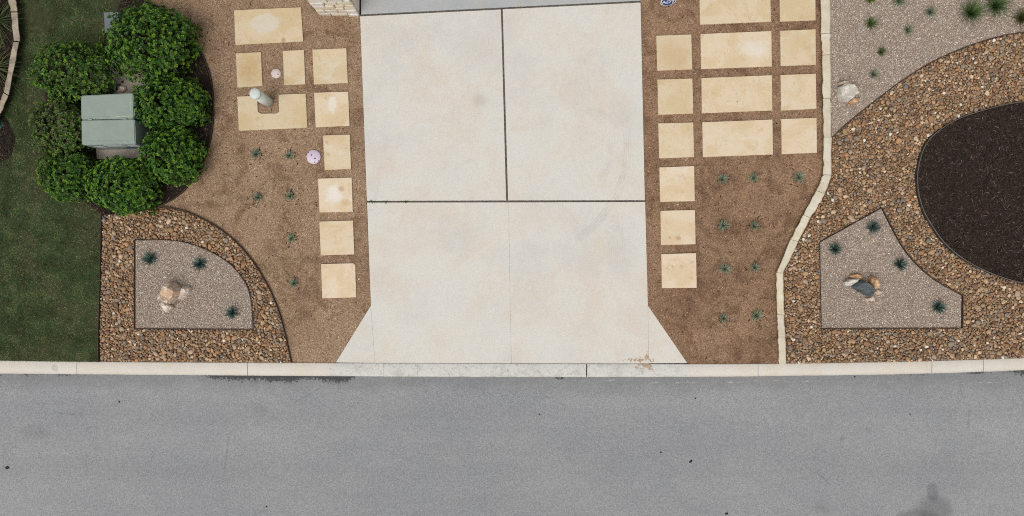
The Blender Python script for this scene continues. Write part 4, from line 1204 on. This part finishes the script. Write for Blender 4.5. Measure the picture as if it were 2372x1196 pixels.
boulder([(310, 1085), (350, 1048), (430, 1050), (390, 1095), (320, 1115)], s3, o3, 0.09, B_RUST, "small peach stone tucked under the rounded white boulder", top=0.6, seed=37)
boulder([(192, 885), (240, 868), (310, 866), (322, 892), (260, 900), (198, 912)], s3, o3, 0.12, B_ORANGE, "thin orange stone behind the rounded white boulder", top=0.6, seed=41)
boulder([(15, 45), (60, 15), (120, 25), (130, 70), (80, 90), (25, 85)], 5.0, (268, 196), 0.05, B_PINK, "pale flat stone lying on the cabinet's concrete pad", z=YARD + 0.05, top=0.7, seed=43)

# ------------------------------------------------------------------ shrubs
LEAFV = np.array([(0, 0, 0), (0.42, -0.27, 0.05), (0.42, 0.27, 0.05), (0.75, -0.24, 0.03), (0.75, 0.24, 0.03), (1.0, 0, -0.05), (0.55, 0, -0.05)])
LEAFF = np.array([(0, 1, 6), (0, 6, 2), (1, 3, 6), (6, 4, 2), (3, 5, 6), (6, 5, 4)])
def shrub(px, py, rx, ry, h, label, seed, dry=0.0, bright=1.0, hollow=0.0):
    r_ = np.random.default_rng(seed)
    zc = YARD + h * 0.42
    x, y, _ = P(px, py, YARD + h * 0.6)
    root = empty("shrub", (x, y, YARD), label, "shrub", "clipped shrubs round the electrical cabinet")
    ax, ay, az = rx * M1 * 0.88, ry * M1 * 0.88, h * 0.58
    # bumpy crown surface sampled with shoot tips
    area = 2 * math.pi * ((ax * ay) ** 0.8 + 2 * (ax * az) ** 0.8) / 3 * 1.15
    def tips(n, shrink, lo):
        u = r_.uniform(lo, 1.0, n); ph = r_.uniform(0, 2 * math.pi, n)
        s = np.sqrt(1 - u * u)
        d = np.stack([s * np.cos(ph), s * np.sin(ph), u], 1)
        bump = np.array([0.16 * mnoise.noise(Vector(v) * 1.5 + Vector((0, 0, seed * 2.3))) + 0.19 * mnoise.noise(Vector(v) * 2.8 + Vector((seed, 0, 0))) + 0.12 * mnoise.noise(Vector(v) * 5.5 + Vector((0, seed, 0))) for v in d])
        d = np.sign(d) * np.abs(d) ** np.array((0.9, 0.9, 0.72))
        k = shrink * (1 + bump + r_.normal(0, 0.035, n))
        return d, d * k[:, None] * np.array((ax, ay, az)) + np.array((0, 0, h * 0.42))
    n1 = int(area / 0.0027); n2 = int(n1 * 0.75); n3 = int(n1 * 0.4)
    D, T = zip(tips(n1, 1.0, -0.45), tips(n2, 0.86, -0.3), tips(n3, 0.68, 0.0))
    D = np.vstack(D); T = np.vstack(T)
    depth = np.concatenate([np.zeros(n1), np.ones(n2), np.full(n3, 2)])
    if hollow:
        # a sparse, half-bare patch in the crown
        f = np.array([mnoise.noise(Vector(v) * 1.6 + Vector((seed * 1.7, 2, 0))) for v in D])
        core = (D[:, 2] > 0.5) & (f > -0.25)
        keep = ~(core & (r_.random(len(D)) < hollow))
        D, T, depth = D[keep], T[keep], depth[keep]
    nr = D * (1 / np.array((ax, ay, az)))**1.0
    nr /= np.linalg.norm(nr, axis=1)[:, None]
    nr += r_.normal(0, 0.28, nr.shape); nr[:, 2] += 0.35
    nr /= np.linalg.norm(nr, axis=1)[:, None]
    K = 8
    n = len(T)
    pick = r_.random(n)
    pal = np.array([C(*c)[:3] for c in ((96, 138, 30), (80, 124, 30), (62, 104, 30), (116, 154, 36), (70, 112, 30), (52, 88, 30))])
    tipc = pal[r_.integers(0, len(pal), n)] * bright
    Vs, Cs = [], []
    t1 = np.cross(nr, np.array((0.3, 0.2, 1.0))); t1 /= np.linalg.norm(t1, axis=1)[:, None]
    t2 = np.cross(nr, t1)
    ph0 = r_.uniform(0, 6.28, n)
    for k in range(K):
        inner = k >= 5
        ph = ph0 + k * 2.4
        el = (r_.uniform(0.75, 1.2, n) if inner else r_.uniform(0.1, 0.65, n))
        L = r_.uniform(0.026, 0.044, n) * (0.72 if inner else 1.0)
        ax_ = (t1 * np.cos(ph)[:, None] + t2 * np.sin(ph)[:, None]) * np.cos(el)[:, None] + nr * np.sin(el)[:, None]
        sd_ = -t1 * np.sin(ph)[:, None] + t2 * np.cos(ph)[:, None]
        up = np.cross(ax_, sd_)
        lv = LEAFV * 1.0
        W = T[:, None, :] + (lv[None, :, 0, None] * ax_[:, None, :] + lv[None, :, 1, None] * sd_[:, None, :] * 1.25 + lv[None, :, 2, None] * up[:, None, :]) * L[:, None, None]
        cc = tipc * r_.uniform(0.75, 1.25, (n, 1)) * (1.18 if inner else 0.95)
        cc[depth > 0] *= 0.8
        if dry:
            dm = r_.random(n) < dry * (D[:, 2] > 0.3)
            cc[dm] = np.array(C(122, 120, 84)[:3]) * r_.uniform(0.5, 1.1, (dm.sum(), 1))
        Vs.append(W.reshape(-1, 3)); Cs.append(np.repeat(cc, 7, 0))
    V = np.vstack(Vs); Cc = np.vstack(Cs)
    m = n * K
    F = (LEAFF[None] + (np.arange(m) * 7)[:, None, None]).reshape(-1, 3)
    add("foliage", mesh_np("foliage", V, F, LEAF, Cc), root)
    # branches
    bv, bf = [], []
    for i in range(14 + int(hollow * 30)):
        th = r_.uniform(0, 6.28); e = r_.uniform(0.5, 1.35)
        d = np.array((math.cos(th) * math.cos(e) * ax, math.sin(th) * math.cos(e) * ay, math.sin(e) * az + h * 0.3)) * r_.uniform(0.75, 0.97)
        p0 = np.array((r_.normal(0, 0.03), r_.normal(0, 0.03), -0.02)); pm = (p0 + d) / 2 + r_.normal(0, 0.04, 3)
        path = [p0, pm, d, d + r_.normal(0, 0.06, 3) * np.array((1, 1, 0.5))]
        rad = [0.012, 0.008, 0.004, 0.0025]
        b0 = len(bv)
        for q, rr in zip(path, rad):
            for s in range(5):
                a = s * 2 * math.pi / 5; bv.append((q[0] + rr * math.cos(a), q[1] + rr * math.sin(a), q[2]))
        for j in range(3):
            for s in range(5):
                bf.append((b0 + j * 5 + s, b0 + j * 5 + (s + 1) % 5, b0 + (j + 1) * 5 + (s + 1) % 5, b0 + (j + 1) * 5 + s))
    add("branches", mesh_py("branches", bv, bf, TWIG), root)
shrub(345, 92, 104, 88, 0.80, "largest rounded green shrub covering the grey utility box", 1, dry=0.03, hollow=0.14)
shrub(163, 165, 95, 72, 0.70, "green shrub with a thin twiggy crown on the lawn side of the cabinet", 2, dry=0.12, hollow=0.35)
shrub(392, 236, 82, 68, 0.72, "rounded green shrub against the cabinet's driveway side, nearest the steel edging", 3, dry=0.01, bright=0.94, hollow=0.05)
shrub(138, 296, 70, 72, 0.60, "sparse shrub with greyish drying leaves beside the cabinet", 4, dry=0.4, bright=0.9, hollow=0.2)
shrub(152, 404, 62, 62, 0.58, "small green shrub between the drying shrub and the lawn", 5, bright=0.96, dry=0.02, hollow=0.06)
shrub(282, 428, 80, 68, 0.66, "green shrub in front of the cabinet, overhanging the river stones", 6, bright=1.06, dry=0.01)
shrub(398, 359, 71, 66, 0.66, "rounded green shrub between the cabinet's front corner and the mulch edge", 8, bright=1.02)

# ------------------------------------------------------------------ small rosette plants and grasses
def rosette(name, px, py, dia, h, kind, label, cat, seed, z=YARD, group=None):
    r_ = np.random.default_rng(seed)
    x, y, _ = P(px, py, z + h * 0.4)
    R = dia / 2 * M1
    spec = {
        'blue': dict(n=60, w=0.007, cols=((148, 162, 140), (164, 176, 156), (126, 144, 122), (140, 158, 118), (160, 152, 118)), el=(0.15, 1.45), droop=0.15),
        'dark': dict(n=64, w=0.0085, cols=((74, 100, 90), (94, 120, 108), (62, 86, 80), (126, 148, 136)), el=(0.15, 1.45), droop=0.1),
        'green': dict(n=46, w=0.007, cols=((98, 118, 62), (114, 134, 74), (80, 102, 56)), el=(0.12, 1.35), droop=0.15),
        'tuft': dict(n=330, w=0.0022, cols=((78, 112, 52), (94, 128, 62), (66, 96, 48), (118, 136, 84)), el=(0.5, 1.5), droop=0.45),
        'straw': dict(n=170, w=0.003, cols=((96, 104, 50), (110, 100, 56), (74, 84, 44)), el=(0.4, 1.5), droop=0.4),
        'lime': dict(n=60, w=0.006, cols=((110, 130, 40), (128, 146, 56), (84, 106, 36)), el=(0.2, 1.3), droop=0.2),
        'arch': dict(n=150, w=0.0036, cols=((84, 100, 58), (100, 116, 66), (66, 82, 48), (130, 134, 84)), el=(0.3, 1.5), droop=0.75),
    }[kind]
    n = spec['n']
    th = np.arange(n) * 2.39996 + r_.normal(0, 0.15, n)
    f = (np.arange(n) + 0.5) / n
    el = spec['el'][0] + (spec['el'][1] - spec['el'][0]) * f ** 0.9 + r_.normal(0, 0.06, n)
    reach = np.where(np.cos(el) > 0.05, 1.0, 1.0)
    L = np.minimum(R / np.maximum(np.cos(el), 0.28), h * 1.25) * r_.uniform(0.82, 1.08, n)
    if kind in ('tuft', 'straw', 'arch'): L = np.hypot(R, h) * r_.uniform(0.6, 1.05, n)
    segs = 3 if kind not in ('tuft', 'arch', 'straw') else 5
    V = np.zeros((n, (segs + 1) * 2, 3)); dh = np.stack([np.cos(th), np.sin(th)], 1); sd_ = np.stack([-np.sin(th), np.cos(th)], 1)
    for s in range(segs + 1):
        t = s / segs
        hor = np.cos(el) * L * t + (spec['droop'] * L * t * t * 0.3)
        ver = np.sin(el) * L * t - spec['droop'] * L * t * t * 0.55
        w = spec['w'] * (1.0 - t ** 1.6) * (0.7 + 0.6 * min(1, t * 3)) + 0.0003
        lift = 0.25 * w
        for k, sg in enumerate((-1, 1)):
            V[:, s * 2 + k, :2] = dh * hor[:, None] + sd_ * (w * sg) + dh * 0.006
            V[:, s * 2 + k, 2] = np.maximum(ver + lift, 0.002)
    F0 = np.array([(s * 2, s * 2 + 1, s * 2 + 3, s * 2 + 2) for s in range(segs)])
    F = (F0[None] + (np.arange(n) * (segs + 1) * 2)[:, None, None]).reshape(-1, 4)
    pal = np.array([C(*c)[:3] for c in spec['cols']])
    c = pal[r_.integers(0, len(pal), n)] * r_.uniform(0.8, 1.25, (n, 1))
    me = mesh_np("leaves", V.reshape(-1, 3), F, AGAVE if kind in ('blue', 'dark', 'green', 'lime') else BLADE, np.repeat(c, (segs + 1) * 2, 0))
    root = empty(name, (x, y, z), label, cat, group)
    add("leaves", me, root)
    add("crown", lathe("crown", [(0.018, -0.015), (0.02, 0.01), (0.012, 0.03)], STEEL, 8), root)
    return root

GB = "blue-green rosettes planted in granite"
PL = [
 (592, 357, 23, 'blue', "blue-green rosette in tan granite, in the lilac lid's row, near the mulch ring"),
 (669, 360, 22, 'blue', "blue-green rosette in tan granite nearest the lilac round lid"),
 (597, 457, 22, 'blue', "blue-green rosette ringed by dry dark litter in tan granite"),
 (672, 454, 22, 'blue', "blue-green rosette level with the driveway cross joint, in tan granite"),
 (675, 552, 24, 'blue', "blue-green rosette second from the kerb in tan granite"),
 (680, 657, 20, 'blue', "small blue-green rosette nearest the kerb in tan granite"),
 (1674, 415, 23, 'blue', "blue-green rosette just below the large pavers, next to the driveway row"),
 (1746, 412, 24, 'blue', "blue-green rosette in the middle of the three-plant granite row"),
 (1852, 411, 28, 'blue', "largest blue-green rosette in brown granite, by the edging bend"),
 (1676, 522, 23, 'blue', "blue-green rosette beside the paver with two round footmarks"),
 (1748, 524, 23, 'blue', "blue-green rosette in the second brown granite row, edging side"),
 (1680, 623, 23, 'blue', "blue-green rosette beside the last paver with scattered prints"),
 (1749, 620, 24, 'blue', "blue-green rosette opposite the sharp corner of the limestone edging"),
 (1677, 737, 22, 'blue', "blue-green rosette nearest the driveway flare in brown granite"),
 (1753, 732, 26, 'blue', "blue-green rosette near the kerb and limestone edging in brown granite"),
]
for i, (px, py, d, k, lb) in enumerate(PL):
    rosette("rosette_plant", px, py, d * random.uniform(0.92, 1.3), random.uniform(0.08, 0.12), k, lb, "plant", 100 + i, YARD, GB)
GD = "dark spiky rosettes planted in gravel"
for i, (px, py, d, k, lb) in enumerate([
 (345, 600, 36, 'dark', "dark spiky rosette in the quarter-round bed, in the square corner"),
 (461, 612, 34, 'dark', "dark spiky rosette near the curved rim of the quarter-round bed"),
 (537, 725, 31, 'dark', "dark spiky rosette with a thin dry stalk near the kerb"),
 (2024, 527, 36, 'dark', "dark spiky rosette at the pointed top of the wedge bed"),
 (1935, 577, 32, 'dark', "dark spiky rosette near the limestone edging in the wedge bed"),
 (2087, 613, 33, 'dark', "dark spiky rosette between slate boulder and curved wedge rim"),
 (2175, 712, 33, 'dark', "dark spiky rosette in the narrow far corner of the wedge bed")]):
    o = rosette("spiky_plant", px, py, d, 0.16, k, lb, "plant", 200 + i, GZ, GD)
    if i == 2:
        sp = [(0.0, 0.02, 0.03), (0.05, 0.09, 0.16), (0.055, 0.17, 0.2)]
        bv, bf = [], []
        for j, q in enumerate(sp):
            bv += [(q[0] + 0.004 * math.cos(a), q[1] + 0.004 * math.sin(a), q[2]) for a in (0, 2.1, 4.2)]
        for j in range(2):
            bf += [(j * 3 + s, j * 3 + (s + 1) % 3, j * 3 + 3 + (s + 1) % 3, j * 3 + 3 + s) for s in range(3)]
        add("dry_stalk", mesh_py("dry_stalk", bv, bf, SOIL), o)
GG = "small plants in the broad gravel bed"
for i, (px, py, d, h, k, nm, lb) in enumerate([
 (2019, 54, 32, 0.16, 'green', "spiky_plant", "olive green spiky plant with open narrow leaves in broad gravel"),
 (2105, 70, 24, 0.12, 'blue', "rosette_plant", "grey-blue rosette between the olive spiky plant and the boulder curve"),
 (2157, 28, 30, 0.14, 'blue', "rosette_plant", "wide grey-blue rosette nearest the soft green grass tufts"),
 (2085, 1, 34, 0.16, 'blue', "rosette_plant", "grey-blue clump between the lime plant and the wide rosette"),
 (2043, 120, 21, 0.11, 'green', "rosette_plant", "small deep green rosette between olive plant and white boulder"),
 (2025, 172, 21, 0.11, 'blue', "rosette_plant", "small blue-green rosette closest to the rounded white boulder"),
 (2017, -4, 26, 0.14, 'lime', "rosette_plant", "lime green plant beyond the olive spiky plant"),
 (2256, 26, 34, 0.34, 'tuft', "grass_tuft", "soft green grass tuft next to the wide grey-blue rosette"),
 (2314, 10, 34, 0.36, 'tuft', "grass_tuft", "soft green grass tuft beside the brownish grass clump"),
 (2372, 40, 28, 0.26, 'straw', "grass_tuft", "brownish green grass clump above the curved river stones")]):
    rosette(nm, px, py, d, h, k, lb, "plant", 300 + i, GZ, GG)
GA = "ornamental grasses behind the curved limestone edging"
for i, (px, py, d, lb) in enumerate([(-22, 40, 105, "arching green ornamental grass at the cracked end of weathered edging"), (-28, 150, 100, "arching green ornamental grass beside the longest weathered edging block")]):
    rosette("ornamental_grass", px, py, d, 0.5, 'arch', lb, "grass", 400 + i, YARD + 0.03, GA)

# weeds in the concrete joints
def weed(px, py, r, seed, label, z):
    r_ = np.random.default_rng(seed); n = 26
    x, y, _ = P(px, py, z)
    th = r_.uniform(0, 6.28, n); d = np.sqrt(r_.random(n)) * r * M1
    base = np.stack([np.cos(th) * d * 1.8, np.sin(th) * d * 0.7, r_.uniform(0.002, 0.02, n)], 1)
    Vs = []
    for b in base:
        a = r_.uniform(0, 6.28); L = r_.uniform(0.012, 0.028); dx, dy = math.cos(a) * L, math.sin(a) * L
        Vs += [b, b + np.array((dx * 0.5 - dy * 0.35, dy * 0.5 + dx * 0.35, 0.006)), b + np.array((dx, dy, 0.004)), b + np.array((dx * 0.5 + dy * 0.35, dy * 0.5 - dx * 0.35, 0.006))]
    F = np.arange(n * 4).reshape(-1, 4)
    c = np.array([C(*q)[:3] for q in ((70, 92, 42), (88, 110, 52), (54, 74, 36))])[r_.integers(0, 3, n)]
    root = empty("weed", (x, y, z), label, "weed")
    add("leaves", mesh_np("leaves", np.array(Vs), F, LEAF, np.repeat(c, 4, 0)), root)
weed(864, 467.5, 6, 1, "green weed in the cross joint at the tan granite edge", DZ - 0.014)
weed(892, 467.5, 4, 5, "thin green weed in the cross joint beside the corner weed", DZ - 0.014)
weed(941, 467.5, 4, 2, "tiny green weed alone in the driveway cross joint", DZ - 0.014)
weed(1360, 844.5, 5, 3, "mossy weed at the head of the open kerb joint", 0.045)
weed(1297, 875.5, 5, 4, "low green weed between dropped kerb and asphalt", 0.004)

# dry litter blown round the small plants
def litter():
    q = []
    for (px, py, d, k, lb) in PL:
        m = int(rng.integers(8, 26)); a = rng.uniform(0, 6.28); sp = rng.uniform(0.4, 1.0)
        rr = d * 0.5 * (0.7 + np.abs(rng.normal(0, sp, m))); th = a + rng.normal(0, 1.6, m)
        q.append(np.stack([px + rr * np.cos(th), py + rr * np.sin(th)], 1))
    q.append(sample_poly(dg_left, 130, 4, PAV[:10])); q.append(sample_poly(dg_right, 120, 4, PAV[10:]))
    q = np.vstack(q); n = len(q)
    scl = np.stack([rng.uniform(0.003, 0.007, n), rng.uniform(0.008, 0.026, n), np.full(n, 0.006)], 1)
    p = PN(q); p[:, 2] = YARD + 0.004
    pal = np.array([C(*c)[:3] for c in ((60, 46, 36), (82, 62, 46), (48, 40, 34), (150, 126, 98))])
    V, F, CC = batch([STRIP + rng.normal(0, 0.15, STRIP.shape) for _ in range(6)], STF, p, scl, rot_mats(rng.uniform(0, 6.28, n), rng.normal(0, .2, n), rng.normal(0, .2, n)), pal[rng.integers(0, 4, n)])
    tag(add("dry_litter", mesh_np("dry_litter", V, F, BARK, CC)), "dark dry leaf litter scattered on the granite round the rosettes", "litter", kind='stuff')
litter()
